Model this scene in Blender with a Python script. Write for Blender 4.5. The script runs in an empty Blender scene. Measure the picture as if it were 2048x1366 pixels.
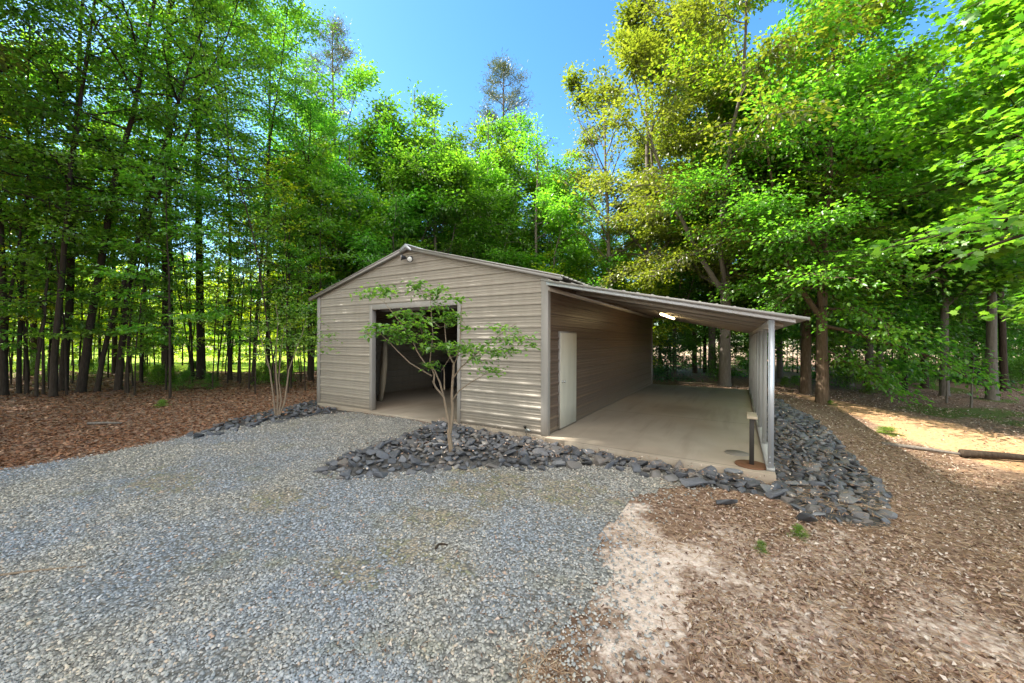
import bpy, math, random
import numpy as np
from mathutils import Matrix, Vector
S = bpy.context.scene
COL = S.collection
rng = np.random.default_rng(7)
random.seed(7)
PI = math.pi

# ------------------------------------------------------------------ camera
CAM = np.array([3.1724, -6.6487, 1.834]); YAW, PITCH, ROLL, F = .5374, -.0014, .00464, 757.2
FWD = np.array([-math.sin(YAW), math.cos(YAW)]); RGT = np.array([math.cos(YAW), math.sin(YAW)])
cam = bpy.data.cameras.new('camera'); cam.lens = 36 * F / 2048; cam.sensor_width = 36
cam.clip_start = .05; cam.clip_end = 3000
co = bpy.data.objects.new('camera', cam); COL.objects.link(co)
co.matrix_world = Matrix.Translation(CAM) @ Matrix.Rotation(YAW, 4, 'Z') @ Matrix.Rotation(PI / 2 + PITCH, 4, 'X') @ Matrix.Rotation(ROLL, 4, 'Z')
S.camera = co

def W(px, depth):                      # a column of the photograph at a distance -> ground plan position
    p = CAM[:2] + depth * (FWD + RGT * (px - 1024) / F)
    return float(p[0]), float(p[1])
def on_z(px, py, z):
    hz = 682 + .00464 * (px - 1024)
    return W(px, F * (CAM[2] - z) / (py - hz))
def P3(px, py, depth):                 # a point at a distance
    x, y = W(px, depth); hz = 682 + .00464 * (px - 1024)
    return np.array([x, y, CAM[2] - (py - hz) / F * depth])

# ------------------------------------------------------------------ small numpy noise
_L = np.random.default_rng(3).random((256, 256))
def vnoise(x, y):
    x = np.asarray(x, float); y = np.asarray(y, float)
    i = np.floor(x).astype(int); j = np.floor(y).astype(int); u = x - i; v = y - j
    u = u * u * (3 - 2 * u); v = v * v * (3 - 2 * v)
    a = _L[i % 256, j % 256]; b = _L[(i + 1) % 256, j % 256]; c = _L[i % 256, (j + 1) % 256]; d = _L[(i + 1) % 256, (j + 1) % 256]
    return (a * (1 - u) + b * u) * (1 - v) + (c * (1 - u) + d * u) * v
def fbm(x, y): return (vnoise(x, y) + .5 * vnoise(2.1 * x + 7, 2.1 * y + 3) + .25 * vnoise(4.3 * x + 1, 4.3 * y + 9)) / 1.75
def sm(a, b, x): t = np.clip((x - a) / (b - a), 0, 1); return t * t * (3 - 2 * t)
def H(x, y):
    x = np.asarray(x, float); y = np.asarray(y, float)
    z = -.13 + .095 * np.exp(-((x + 3.6) / 2.4) ** 2 - ((y + .35) / .9) ** 2)
    z = z - .38 * sm(3.8, 6.6, x) * sm(-3.5, 1.5, y) * (1 - .5 * sm(9, 16, y))
    z = z - .18 * sm(4, 8, x) * sm(1, -2.5, y) * 0
    z = z + .05 * (fbm(x * .45, y * .45) - .5) * sm(.3, 2.5, np.maximum(np.maximum(-7.6 - x, x - 4.2), np.maximum(-1.2 - y, y - 10.8)))
    z = z + .12 * (fbm(x * .12 + 5, y * .12) - .5) * sm(9, 22, np.hypot(x + 2, y - 3))
    z = z + .13 * sm(-.05, .6, poly_sd(BED_A, x, y))
    z = np.where((x > -7.6) & (x < 3.8) & (y > -.05) & (y < 10.5), np.minimum(z, -.16), z)
    return z
def poly_sd(poly, x, y):               # signed distance, positive inside
    p = np.array(poly); x = np.asarray(x, float); y = np.asarray(y, float)
    d = np.full(x.shape, 1e9); ins = np.zeros(x.shape, bool)
    for k in range(len(p)):
        a, b = p[k], p[(k + 1) % len(p)]; e = b - a
        t = np.clip(((x - a[0]) * e[0] + (y - a[1]) * e[1]) / (e @ e), 0, 1)
        d = np.minimum(d, np.hypot(x - a[0] - t * e[0], y - a[1] - t * e[1]))
        c = ((a[1] > y) != (b[1] > y)) & (x < e[0] * (y - a[1]) / (e[1] if e[1] else 1e-9) + a[0])
        ins ^= c
    return np.where(ins, d, -d)

# ------------------------------------------------------------------ objects and tags
def tag(o, label=None, cat=None, group=None, kind=None):
    if label: o['label'] = label
    if cat: o['category'] = cat
    if group: o['group'] = group
    if kind: o['kind'] = kind
    return o
def empty(name, loc, rz=0):
    o = bpy.data.objects.new(name, None); COL.objects.link(o); o.location = loc; o.rotation_euler = (0, 0, rz); o.empty_display_size = .2
    return o
def np_mesh(name, V, faces, mat=None, smooth=False):
    """faces: list of int arrays (n,k)"""
    me = bpy.data.meshes.new(name); V = np.asarray(V, np.float32)
    faces = [np.asarray(f, np.int32) for f in faces if len(f)]
    li = np.concatenate([f.ravel() for f in faces]); tot = np.concatenate([np.full(len(f), f.shape[1], np.int32) for f in faces])
    st = np.concatenate([[0], np.cumsum(tot)[:-1]]).astype(np.int32)
    me.vertices.add(len(V)); me.vertices.foreach_set('co', V.ravel())
    me.loops.add(len(li)); me.loops.foreach_set('vertex_index', li)
    me.polygons.add(len(tot)); me.polygons.foreach_set('loop_start', st); me.polygons.foreach_set('loop_total', tot)
    if smooth: me.polygons.foreach_set('use_smooth', np.ones(len(tot), bool))
    me.update(calc_edges=True); me.validate()
    if mat: me.materials.append(mat)
    return me
def link(name, me, parent=None, loc=None):
    o = bpy.data.objects.new(name, me); COL.objects.link(o)
    if parent: o.parent = parent
    if loc is not None: o.location = loc
    return o
class MB:
    def __init__(s): s.v = []; s.f = {}; s.n = 0
    def add(s, V, F_):
        V = np.asarray(V, float).reshape(-1, 3)
        for f in F_: s.f.setdefault(len(f), []).append([i + s.n for i in f])
        s.v.append(V); s.n += len(V); return s
    def box(s, a, b, bev=0):
        (x0, y0, z0), (x1, y1, z1) = a, b
        V = [(x, y, z) for z in (z0, z1) for y in (y0, y1) for x in (x0, x1)]
        return s.add(V, [(0, 2, 3, 1), (4, 5, 7, 6), (0, 1, 5, 4), (2, 6, 7, 3), (0, 4, 6, 2), (1, 3, 7, 5)])
    def prism(s, pts, d):               # closed outline in 3D extruded by vector d
        p = np.array(pts, float); n = len(p); d = np.array(d, float)
        s.add(np.vstack([p, p + d]), [tuple(range(n - 1, -1, -1)), tuple(range(n, 2 * n))] + [(i, (i + 1) % n, n + (i + 1) % n, n + i) for i in range(n)]); return s
    def tube(s, pts, rad, k=8, cap=True):
        V, Fq = tube(np.array(pts, float), np.array(rad, float) * np.ones(len(pts)), k)
        b = s.n; s.add(V, [tuple(f) for f in Fq]); n = len(pts)
        if cap: s.f.setdefault(k, []).append([b + i for i in range(k - 1, -1, -1)]); s.f[k].append([b + (n - 1) * k + i for i in range(k)])
        return s
    def build(s, name, mat, parent=None, smooth=False, bevel=0, loc=None):
        o = link(name, np_mesh(name, np.vstack(s.v), list(s.f.values()), mat, smooth), parent, loc)
        if bevel:
            m = o.modifiers.new('bevel', 'BEVEL'); m.width = bevel; m.segments = 2; m.limit_method = 'ANGLE'
        return o
def tube(p, r, k):
    n = len(p); t = np.gradient(p, axis=0); t /= np.linalg.norm(t, axis=1, keepdims=True) + 1e-9
    ref = np.where(np.abs(t[:, 2:3]) > .92, np.array([[1., 0, 0]]), np.array([[0., 0, 1]]))
    a = np.cross(t, ref); a /= np.linalg.norm(a, axis=1, keepdims=True) + 1e-9
    b = np.cross(t, a); an = np.linspace(0, 2 * PI, k, endpoint=False)
    V = (p[:, None] + r[:, None, None] * (np.cos(an)[None, :, None] * a[:, None] + np.sin(an)[None, :, None] * b[:, None])).reshape(-1, 3)
    i = np.arange(n - 1)[:, None] * k; j = np.arange(k)[None]; j2 = (j + 1) % k
    Fq = np.stack([i + j, i + j2, i + k + j2, i + k + j], -1).reshape(-1, 4)
    return V, Fq
def tubes_mesh(name, lines, mat):
    V = []; Fs = []; n = 0
    for p, r, k in lines:
        v, f = tube(np.asarray(p, float), np.asarray(r, float), k); V.append(v); Fs.append(f + n); n += len(v)
    return np_mesh(name, np.vstack(V), [np.vstack(Fs)], mat, True)

# ------------------------------------------------------------------ materials
def mat(name):
    m = bpy.data.materials.new(name); m.use_nodes = True; m.node_tree.nodes.clear(); return m, m.node_tree
def N(t, typ, inp=None, **kw):
    n = t.nodes.new(typ)
    for k, v in kw.items(): setattr(n, k, v)
    for k, v in (inp or {}).items():
        if isinstance(v, bpy.types.NodeSocket): t.links.new(v, n.inputs[k])
        else: n.inputs[k].default_value = v
    return n
def ramp(t, fac, stops, interp='LINEAR'):
    r = N(t, 'ShaderNodeValToRGB', {0: fac}); e = r.color_ramp.elements; r.color_ramp.interpolation = interp
    while len(e) < len(stops): e.new(.5)
    for el, (p, c) in zip(e, stops): el.position = p; el.color = (*c, 1) if len(c) == 3 else c
    return r.outputs[0]
def mixc(t, fac, a, b, blend='MIX'):
    m = N(t, 'ShaderNodeMix', data_type='RGBA', blend_type=blend)
    for k, v in ((0, fac), (6, a), (7, b)):
        if isinstance(v, bpy.types.NodeSocket): t.links.new(v, m.inputs[k])
        else: m.inputs[k].default_value = v if k == 0 else (*v, 1)
    return m.outputs[2]
def mth(t, op, a, b=0., c=0.):
    return N(t, 'ShaderNodeMath', {0: a, 1: b, 2: c}, operation=op).outputs[0]
def noise(t, scale, vec=None, detail=4, rough=.55, out=0):
    d = {'Scale': scale, 'Detail': detail, 'Roughness': rough}
    if vec is not None: d['Vector'] = vec
    return N(t, 'ShaderNodeTexNoise', d).outputs[out]
def coord(t, scale=(1, 1, 1), which='Object'):
    return N(t, 'ShaderNodeMapping', {0: N(t, 'ShaderNodeTexCoord').outputs[which], 3: scale}).outputs[0]
def bump(t, h, strength=.4, dist=.02):
    return N(t, 'ShaderNodeBump', {'Strength': strength, 'Distance': dist, 'Height': h}).outputs[0]
def finish(t, shader, disp=None):
    o = N(t, 'ShaderNodeOutputMaterial'); t.links.new(shader, o.inputs[0])
def principled(t, col, rough=.6, metal=0., normal=None, spec=.5):
    d = {'Base Color': col if isinstance(col, bpy.types.NodeSocket) else (*col, 1), 'Roughness': rough, 'Metallic': metal, 'Specular IOR Level': spec}
    if normal is not None: d['Normal'] = normal
    b = N(t, 'ShaderNodeBsdfPrincipled', d); finish(t, b.outputs[0]); return b
def rnd_island(t): return N(t, 'ShaderNodeNewGeometry').outputs['Random Per Island']
def rnd_obj(t): return N(t, 'ShaderNodeObjectInfo').outputs['Random']

def leaf_mat(name, lo, mid, hi, trans, tw=.5, objvar=.25, gloss=.06):
    m, t = mat(name); r = rnd_island(t)
    c = ramp(t, r, [(0, lo), (.5, mid), (1, hi)])
    hv = N(t, 'ShaderNodeHueSaturation', {'Hue': mth(t, 'MULTIPLY_ADD', rnd_obj(t), .03, .485), 'Saturation': 1., 'Value': mth(t, 'MULTIPLY_ADD', rnd_obj(t), objvar, 1 - objvar / 2), 'Color': c}).outputs[0]
    tc = mixc(t, 1., hv, trans, 'MULTIPLY')
    d = N(t, 'ShaderNodeBsdfDiffuse', {0: hv}); tr = N(t, 'ShaderNodeBsdfTranslucent', {0: tc})
    g = N(t, 'ShaderNodeBsdfGlossy', {0: (1, 1, 1, 1), 'Roughness': .42})
    a = N(t, 'ShaderNodeMixShader', {0: tw, 1: d.outputs[0], 2: tr.outputs[0]})
    b = N(t, 'ShaderNodeMixShader', {0: gloss, 1: a.outputs[0], 2: g.outputs[0]})
    finish(t, b.outputs[0]); return m
TR = (1.85, 2.05, 1.)
L_maple = leaf_mat('leaf_maple', (.045, .145, .012), (.08, .21, .018), (.135, .29, .028), TR)
L_dark = leaf_mat('leaf_dark', (.04, .115, .010), (.07, .17, .014), (.125, .235, .02), TR)
L_light = leaf_mat('leaf_light', (.065, .175, .014), (.11, .245, .02), (.185, .325, .034), (2.0, 2.1, 1.), .58)
L_olive = leaf_mat('leaf_olive', (.085, .125, .012), (.14, .185, .018), (.21, .24, .03), TR)
L_yellow = leaf_mat('leaf_yellow_green', (.07, .165, .010), (.12, .24, .014), (.19, .30, .024), (2.2, 2.2, 1.), .58)
L_glow = leaf_mat('leaf_sunlit_yellow', (.10, .18, .008), (.17, .27, .012), (.25, .33, .02), (2.9, 2.5, 1.), .66)
L_pine = leaf_mat('pine_needles', (.04, .07, .018), (.065, .10, .022), (.11, .13, .03), (1.6, 1.5, .8), .3)
L_young = leaf_mat('leaf_young', (.07, .16, .02), (.12, .23, .03), (.21, .33, .035), TR, .45)
L_blue = leaf_mat('leaf_bluish', (.03, .09, .035), (.05, .13, .05), (.08, .17, .06), TR, .35)

def bark_mat(name, c0, c1, c2, s=1.):
    m, t = mat(name); v = coord(t, (7 * s, 7 * s, 1.3 * s))
    n = noise(t, 3, v, 6, .65); k = noise(t, 1.1, None, 3)
    c = mixc(t, k, ramp(t, n, [(.3, c0), (.5, c1), (.7, c2)]), c1)
    principled(t, c, .9, 0, bump(t, n, .9, .03), .2); return m
B_dark = bark_mat('bark_dark', (.018, .012, .008), (.042, .03, .021), (.085, .065, .047))
B_red = bark_mat('bark_reddish', (.04, .026, .017), (.11, .075, .05), (.21, .16, .115))
B_pale = bark_mat('bark_pale', (.13, .095, .065), (.24, .18, .125), (.34, .27, .2), 2.5)
B_grey = bark_mat('bark_grey', (.07, .06, .05), (.15, .13, .11), (.25, .22, .19))

def siding_mat(name, col, rough=.42):
    m, t = mat(name); v = coord(t, (.7, .7, 3.)); n = noise(t, 2.2, v, 5); st = noise(t, 3, coord(t, (2.2, 2.2, .3)), 4)
    c = mixc(t, mth(t, 'MULTIPLY', ramp(t, st, [(.45, (0, 0, 0)), (.75, (1, 1, 1))]), .3), col, tuple(x * .55 for x in col))
    c = mixc(t, mth(t, 'MULTIPLY', n, .15), c, tuple(min(1, x * 1.25) for x in col))
    z = N(t, 'ShaderNodeSeparateXYZ', {0: N(t, 'ShaderNodeNewGeometry').outputs['Position']}).outputs[2]
    dirt = mth(t, 'MULTIPLY', ramp(t, mth(t, 'ADD', z, mth(t, 'MULTIPLY', noise(t, 4), .35)), [(.2, (1, 1, 1)), (.65, (0, 0, 0))]), .5)
    c = mixc(t, dirt, c, (.17, .13, .09))
    principled(t, c, rough, 0, bump(t, noise(t, 45, None, 2), .05, .004), .5); return m
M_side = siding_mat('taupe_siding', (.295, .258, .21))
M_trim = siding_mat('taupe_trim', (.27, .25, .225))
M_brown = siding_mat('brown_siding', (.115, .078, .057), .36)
M_door = siding_mat('cream_door', (.50, .47, .38), .5)
def metal_mat(name, col, rough=.45, metal=.75, rust=0.):
    m, t = mat(name); n = noise(t, 6, None, 6, .7); k = noise(t, 30, None, 3)
    c = mixc(t, mth(t, 'MULTIPLY', n, .5), col, tuple(x * .6 for x in col))
    if rust: c = mixc(t, ramp(t, n, [(.5 - rust * .3, (0, 0, 0)), (.62, (1, 1, 1))]), c, (.16, .06, .025))
    principled(t, c, rough, metal, bump(t, k, .1, .004)); return m
M_galv = metal_mat('galvanised_steel', (.62, .65, .69), .4, .55)
M_roof = metal_mat('roof_sheet', (.36, .34, .31), .5, .25)
M_under = metal_mat('roof_underside', (.50, .46, .41), .5, .2)
M_post = metal_mat('shaded_post', (.36, .35, .325), .6, .1)  # duller than the galvanised front post: shade on the rear posts put into the colour
M_iron = metal_mat('dark_iron', (.05, .045, .04), .5, .7)
M_rust = metal_mat('rusty_plate', (.20, .11, .06), .8, .3, .6)
M_plastic = metal_mat('black_plastic', (.025, .025, .028), .4, 0)
M_lens = metal_mat('lamp_lens', (.75, .74, .70), .2, .1)
M_brass = metal_mat('tap_metal', (.55, .55, .52), .35, .8)
M_ply = bark_mat('pale_board', (.26, .2, .14), (.38, .31, .22), (.46, .38, .28), .6)
M_grime = metal_mat('grey_cabinet', (.09, .09, .095), .6, .1)

def concrete():
    m, t = mat('concrete'); n = noise(t, .9, None, 6, .6); f = noise(t, 9, None, 6, .65); st = noise(t, .45, coord(t, (1, .6, 1)), 3)
    c = ramp(t, n, [(.3, (.27, .22, .165)), (.55, (.38, .32, .245)), (.75, (.46, .40, .32))])
    c = mixc(t, mth(t, 'MULTIPLY', ramp(t, st, [(.48, (0, 0, 0)), (.65, (1, 1, 1))]), .5), c, (.30, .21, .135))
    c = mixc(t, mth(t, 'MULTIPLY', f, .35), c, (.26, .225, .18))
    c = mixc(t, mth(t, 'MULTIPLY', ramp(t, noise(t, 2.6, None, 5), [(.55, (0, 0, 0)), (.68, (1, 1, 1))]), .5), c, (.15, .12, .09))
    c = mixc(t, mth(t, 'MULTIPLY', ramp(t, noise(t, 1.6, coord(t, (2.2, .22, 1)), 4), [(.52, (0, 0, 0)), (.7, (1, 1, 1))]), .45), c, (.20, .155, .115))
    yy = N(t, 'ShaderNodeSeparateXYZ', {0: N(t, 'ShaderNodeNewGeometry').outputs['Position']}).outputs[1]
    jt = mth(t, 'LESS_THAN', mth(t, 'ABSOLUTE', mth(t, 'SUBTRACT', mth(t, 'FRACT', mth(t, 'DIVIDE', mth(t, 'ADD', yy, 1.9), 3.5)), .5)), .0028)
    c = mixc(t, mth(t, 'MULTIPLY', jt, .7), c, (.08, .065, .05))
    principled(t, c, .75, 0, bump(t, f, .15, .01), .35); return m
M_conc = concrete()

def rock_mat():
    m, t = mat('slate_stone'); n = noise(t, 9, None, 6, .65); r = rnd_obj(t); i = rnd_island(t)
    q = mth(t, 'FRACT', mth(t, 'ADD', r, mth(t, 'MULTIPLY', i, 3.7)))
    c = ramp(t, q, [(0, (.04, .042, .048)), (.35, (.072, .077, .09)), (.7, (.11, .117, .137)), (.82, (.15, .125, .105)), (.9, (.155, .145, .14)), (1, (.21, .215, .23))])
    c = mixc(t, mth(t, 'MULTIPLY', n, .5), c, (.07, .066, .064))
    c = mixc(t, mth(t, 'MULTIPLY', ramp(t, noise(t, 3.1, None, 4), [(.55, (0, 0, 0)), (.7, (1, 1, 1))]), .45), c, (.15, .13, .11))
    principled(t, c, .62, 0, bump(t, n, .55, .02), .5); return m
M_rock = rock_mat()
def gravel_mat(name, island):
    m, t = mat(name); pos = N(t, 'ShaderNodeNewGeometry').outputs['Position']
    if island: r = rnd_island(t)
    else:
        vo = N(t, 'ShaderNodeTexVoronoi', {'Vector': pos, 'Scale': 33., 'Randomness': 1.}); r = N(t, 'ShaderNodeSeparateColor', {0: vo.outputs['Color']}).outputs[0]
    cool = ramp(t, r, [(0, (.11, .12, .13)), (.25, (.175, .20, .225)), (.6, (.26, .285, .315)), (.87, (.345, .36, .38)), (.94, (.38, .32, .25)), (.97, (.32, .18, .13)), (1, (.52, .51, .49))])
    warm = ramp(t, r, [(0, (.14, .13, .11)), (.3, (.235, .225, .20)), (.6, (.335, .32, .28)), (.85, (.43, .40, .34)), (1, (.5, .42, .32))])
    p = noise(t, .55, pos, 4, .6)
    c = mixc(t, ramp(t, p, [(.42, (0, 0, 0)), (.62, (1, 1, 1))]), cool, warm)
    y = N(t, 'ShaderNodeSeparateXYZ', {0: pos}).outputs[1]
    c = mixc(t, mth(t, 'MULTIPLY', ramp(t, mth(t, 'MULTIPLY_ADD', y, .2, .8), [(.1, (0, 0, 0)), (.62, (1, 1, 1))]), .75), c, warm)   # paler, sandier stone towards the garage
    c = mixc(t, mth(t, 'MULTIPLY', ramp(t, noise(t, 1.7, pos, 5), [(.60, (0, 0, 0)), (.72, (1, 1, 1))]), .4), c, (.17, .16, .05))
    nn = bump(t, noise(t, 160, pos, 2), .2, .003)
    if not island:
        c = mixc(t, mth(t, 'MULTIPLY', N(t, 'ShaderNodeAttribute', attribute_name='worn').outputs['Fac'], .65), c, mixc(t, ramp(t, noise(t, 7, pos, 4), [(.45, (0, 0, 0)), (.6, (1, 1, 1))]), (.36, .27, .16), (.20, .19, .05)))
        c = mixc(t, ramp(t, vo.outputs['Distance'], [(.3, (0, 0, 0)), (.75, (1, 1, 1))]), c, (.10, .095, .085))
        nn = bump(t, mth(t, 'SUBTRACT', 1., vo.outputs['Distance']), 1., .02)
    principled(t, c, .7, 0, nn, .4); return m
M_grav = gravel_mat('gravel_base', False); M_peb = gravel_mat('pebble', True)
def litter_mat(name, cols):
    m, t = mat(name); r = rnd_island(t)
    c = ramp(t, r, [(i / (len(cols) - 1), c) for i, c in enumerate(cols)])
    d = N(t, 'ShaderNodeBsdfDiffuse', {0: c}); tr = N(t, 'ShaderNodeBsdfTranslucent', {0: c}); g = N(t, 'ShaderNodeBsdfGlossy', {'Roughness': .5})
    a = N(t, 'ShaderNodeMixShader', {0: .18, 1: d.outputs[0], 2: tr.outputs[0]})
    finish(t, N(t, 'ShaderNodeMixShader', {0: .04, 1: a.outputs[0], 2: g.outputs[0]}).outputs[0]); return m
M_lit = litter_mat('dry_leaves', [(.10, .055, .036), (.20, .115, .077), (.32, .20, .14), (.42, .29, .215), (.52, .405, .32), (.64, .55, .47)])
M_lit_red = litter_mat('dry_leaves_red', [(.07, .03, .016), (.14, .06, .03), (.22, .095, .045), (.30, .14, .07), (.38, .24, .15)])
M_straw = litter_mat('pine_straw', [(.20, .11, .055), (.32, .19, .10), (.42, .28, .17), (.5, .38, .25)])

def ground_mat():
    m, t = mat('woodland_ground'); pos = N(t, 'ShaderNodeNewGeometry').outputs['Position']
    def at(n): return N(t, 'ShaderNodeAttribute', attribute_name=n).outputs['Fac']
    v1 = N(t, 'ShaderNodeTexVoronoi', {'Vector': pos, 'Scale': 22.}); r1 = N(t, 'ShaderNodeSeparateColor', {0: v1.outputs['Color']}).outputs[0]
    n1 = noise(t, 1.3, pos, 6); n2 = noise(t, 14, pos, 6, .7)
    lit = ramp(t, r1, [(0, (.06, .032, .02)), (.4, (.15, .09, .058)), (.75, (.25, .17, .115)), (1, (.36, .27, .20))])
    lit = mixc(t, mth(t, 'MULTIPLY', n1, .7), lit, (.21, .13, .088))
    sand = ramp(t, n2, [(.3, (.37, .27, .205)), (.5, (.54, .43, .355)), (.75, (.69, .60, .525))])
    dirt = ramp(t, n2, [(.3, (.26, .14, .065)), (.5, (.42, .25, .13)), (.75, (.56, .38, .23))])
    bed = ramp(t, n2, [(.3, (.035, .034, .034)), (.6, (.09, .085, .08)), (.8, (.17, .15, .13))])
    moss = ramp(t, n2, [(.3, (.05, .07, .01)), (.7, (.13, .17, .03))])
    far = ramp(t, n2, [(.3, (.26, .19, .125)), (.7, (.38, .29, .20))])
    c = lit
    for nm, cc in (('dirt', dirt), ('sand', sand), ('bed', bed), ('moss', moss), ('field', far)):
        f = ramp(t, mth(t, 'ADD', at(nm), mth(t, 'MULTIPLY', mth(t, 'SUBTRACT', n2, .5), .9)), [(.35, (0, 0, 0)), (.65, (1, 1, 1))])
        c = mixc(t, mth(t, 'MULTIPLY', f, mth(t, 'GREATER_THAN', at(nm), .02)), c, cc)
    principled(t, c, .9, 0, bump(t, mth(t, 'ADD', n2, mth(t, 'MULTIPLY', v1.outputs['Distance'], .5)), .7, .03), .2); return m
M_ground = ground_mat()
def lawn_mat():
    m, t = mat('lawn_turf'); n = noise(t, 3, None, 6, .7); k = noise(t, .25, None, 3)
    c = ramp(t, n, [(.3, (.20, .34, .015)), (.7, (.38, .50, .035))]); c = mixc(t, mth(t, 'MULTIPLY', k, .5), c, (.40, .46, .06))
    principled(t, c, .8, 0, bump(t, n, .8, .05), .2); return m
M_lawn = lawn_mat()
M_grass = leaf_mat('grass_blade', (.07, .15, .012), (.12, .22, .02), (.2, .28, .04), TR, .35)

# ------------------------------------------------------------------ world and sun
SUN = np.array([1., .34, -1.16]); SUN /= np.linalg.norm(SUN)
el = math.asin(-SUN[2]); az = math.atan2(-SUN[0], -SUN[1])
w = bpy.data.worlds.new('World'); S.world = w; w.use_nodes = True; wt = w.node_tree
bg = wt.nodes['Background']; sky = wt.nodes.new('ShaderNodeTexSky'); sky.sky_type = 'NISHITA'; sky.sun_disc = False
sky.sun_elevation = el; sky.sun_rotation = az; sky.ozone_density = 2.5; sky.dust_density = .4; sky.air_density = 1.
hs = N(wt, 'ShaderNodeHueSaturation', {'Hue': .495, 'Saturation': 1.25, 'Value': .92, 'Color': sky.outputs[0]})
gdir = N(wt, 'ShaderNodeTexCoord').outputs['Generated']                       # unseen cloud patch added above and behind the camera as neutral fill light
dot = N(wt, 'ShaderNodeVectorMath', {0: gdir, 1: tuple(np.array([.0, -.56, .83]))}, operation='DOT_PRODUCT').outputs['Value']
cn = noise(wt, 3.2, gdir, 7, .6)
cm = ramp(wt, mth(wt, 'ADD', dot, mth(wt, 'MULTIPLY', mth(wt, 'SUBTRACT', cn, .5), .6)), [(.44, (0, 0, 0)), (.66, (1, 1, 1))])
wt.links.new(mixc(wt, cm, hs.outputs[0], (8.0, 7.9, 7.7)), bg.inputs[0]); bg.inputs[1].default_value = .11
sl = bpy.data.lights.new('sun', 'SUN'); sl.energy = 4.2; sl.angle = math.radians(.5); sl.color = (1, .93, .82)
so = bpy.data.objects.new('sun', sl); COL.objects.link(so); so.rotation_euler = Vector(SUN).to_track_quat('-Z', 'Y').to_euler(); so.location = (-30, -10, 40)
S.view_settings.view_transform = 'Standard'; S.view_settings.look = 'None'; S.view_settings.gamma = 1; S.view_settings.exposure = 1.95
S.cycles.max_bounces = 5; S.cycles.diffuse_bounces = 4; S.cycles.transmission_bounces = 4; S.cycles.glossy_bounces = 2; S.cycles.transparent_max_bounces = 8
S.cycles.use_denoising = True; S.cycles.sample_clamp_indirect = 6; S.cycles.caustics_reflective = False; S.cycles.caustics_refractive = False

# ------------------------------------------------------------------ zones (ground plan)
Z0 = -.13
def zp(pts, z=Z0): return [on_z(a, b, z) for a, b in pts]
GRAVEL = zp([(-500, 1010), (0, 938), (200, 908), (395, 868), (560, 838), (735, 824)]) + [(-5.0, -.14), (-2.1, -.14), (.1, -.14), (2.2, -.28)] + \
    zp([(1395, 965), (1330, 985), (1260, 1010), (1215, 1090), (1235, 1150), (1165, 1225), (1105, 1300), (1075, 1420)]) + [(2.9, -8), (2.5, -14), (-9, -16), (-16, -9)]
SAND = zp([(1185, 1000), (1300, 1000), (1350, 1075), (1440, 1110), (1560, 1185), (1500, 1210), (1400, 1160), (1370, 1200), (1380, 1300), (1420, 1380), (1230, 1420), (1040, 1420), (1050, 1320), (1180, 1220), (1215, 1080)])
SAND2 = zp([(1500, 1240), (1700, 1200), (1800, 1260), (1700, 1300), (1560, 1300)])
BED_A = zp([(632, 940), (700, 905), (800, 875), (880, 850)], -.1) + [(-1.9, -.12), (.05, -.12)] + zp([(1140, 912), (1100, 938), (1000, 936), (900, 938), (800, 948), (690, 960)], -.1)
BED_B = [(.0, -.14), (3.62, -.33), (3.75, -.9)] + zp([(1600, 1010), (1480, 985), (1330, 962), (1200, 935), (1110, 938), (1060, 930)])
BED_C = [(3.6, -.8), (3.66, 10.2), (4.4, 9.5), (4.95, 6.5), (5.05, 4.0), (5.0, 2.2), (4.98, .5), (4.6, -1.0), (4.2, -1.3), (3.7, -1.15)]
BED_D = zp([(375, 872), (470, 838), (560, 818), (640, 798)]) + [(-7.3, -.1), (-5.35, -.1)] + zp([(720, 824), (600, 838), (500, 858), (430, 874)])
PATH = [(4.2, 12.2), (5.6, 11.6), (6.4, 9.5), (6.6, 6.5), (7.2, 4.2), (9.5, 1.5), (14, -1), (16, 2), (11.5, 5.2), (9.2, 8.2), (7.6, 10.8), (6.0, 13.0)]

# ------------------------------------------------------------------ ground sheet
def axis(lo, hi, c, d0, g):
    a = [c]; d = d0
    while a[-1] < hi: a.append(a[-1] + d); d = min(d * g, 40) if a[-1] - c > 7 else d
    b = [c]; d = d0
    while b[-1] > lo: b.append(b[-1] - d); d = min(d * g, 40) if c - b[-1] > 8 else d
    return np.array(sorted(set(b[1:] + a)))
gx = axis(-600, 600, 1.5, .11, 1.05); gy = axis(-200, 900, -1.5, .11, 1.05)
GX, GY = np.meshgrid(gx, gy)
def grid_faces(nx, ny):
    i = np.arange(ny - 1)[:, None] * nx + np.arange(nx - 1)[None]; i = i.ravel(); return np.stack([i, i + 1, i + nx + 1, i + nx], 1)
gz = H(GX, GY)
gme = np_mesh('ground', np.stack([GX, GY, gz], -1).reshape(-1, 3), [grid_faces(len(gx), len(gy))], M_ground, True)
ground = tag(link('ground', gme), kind='structure')
def attr(me, name, val):
    a = me.attributes.new(name, 'FLOAT', 'POINT'); a.data.foreach_set('value', np.asarray(val, np.float32).ravel())
wob = .35 * (fbm(GX * 1.7, GY * 1.7) - .5) + .15 * (fbm(GX * 5, GY * 5) - .5)
attr(gme, 'sand', np.maximum(sm(-.32, .5, poly_sd(SAND, GX, GY) + 2.6 * wob), np.maximum(.55 * sm(-.3, .3, poly_sd(SAND2, GX, GY) + wob), (.14 + .34 * sm(.44, .62, fbm(GX * .9 + 4, GY * .9))) * sm(.8, 2.2, GX + .25 * GY + 1.2) * sm(1.5, -1.2, GY) * sm(9, 6, GX))))
attr(gme, 'dirt', sm(-.6, .6, poly_sd(PATH, GX, GY) + 2 * wob))
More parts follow.
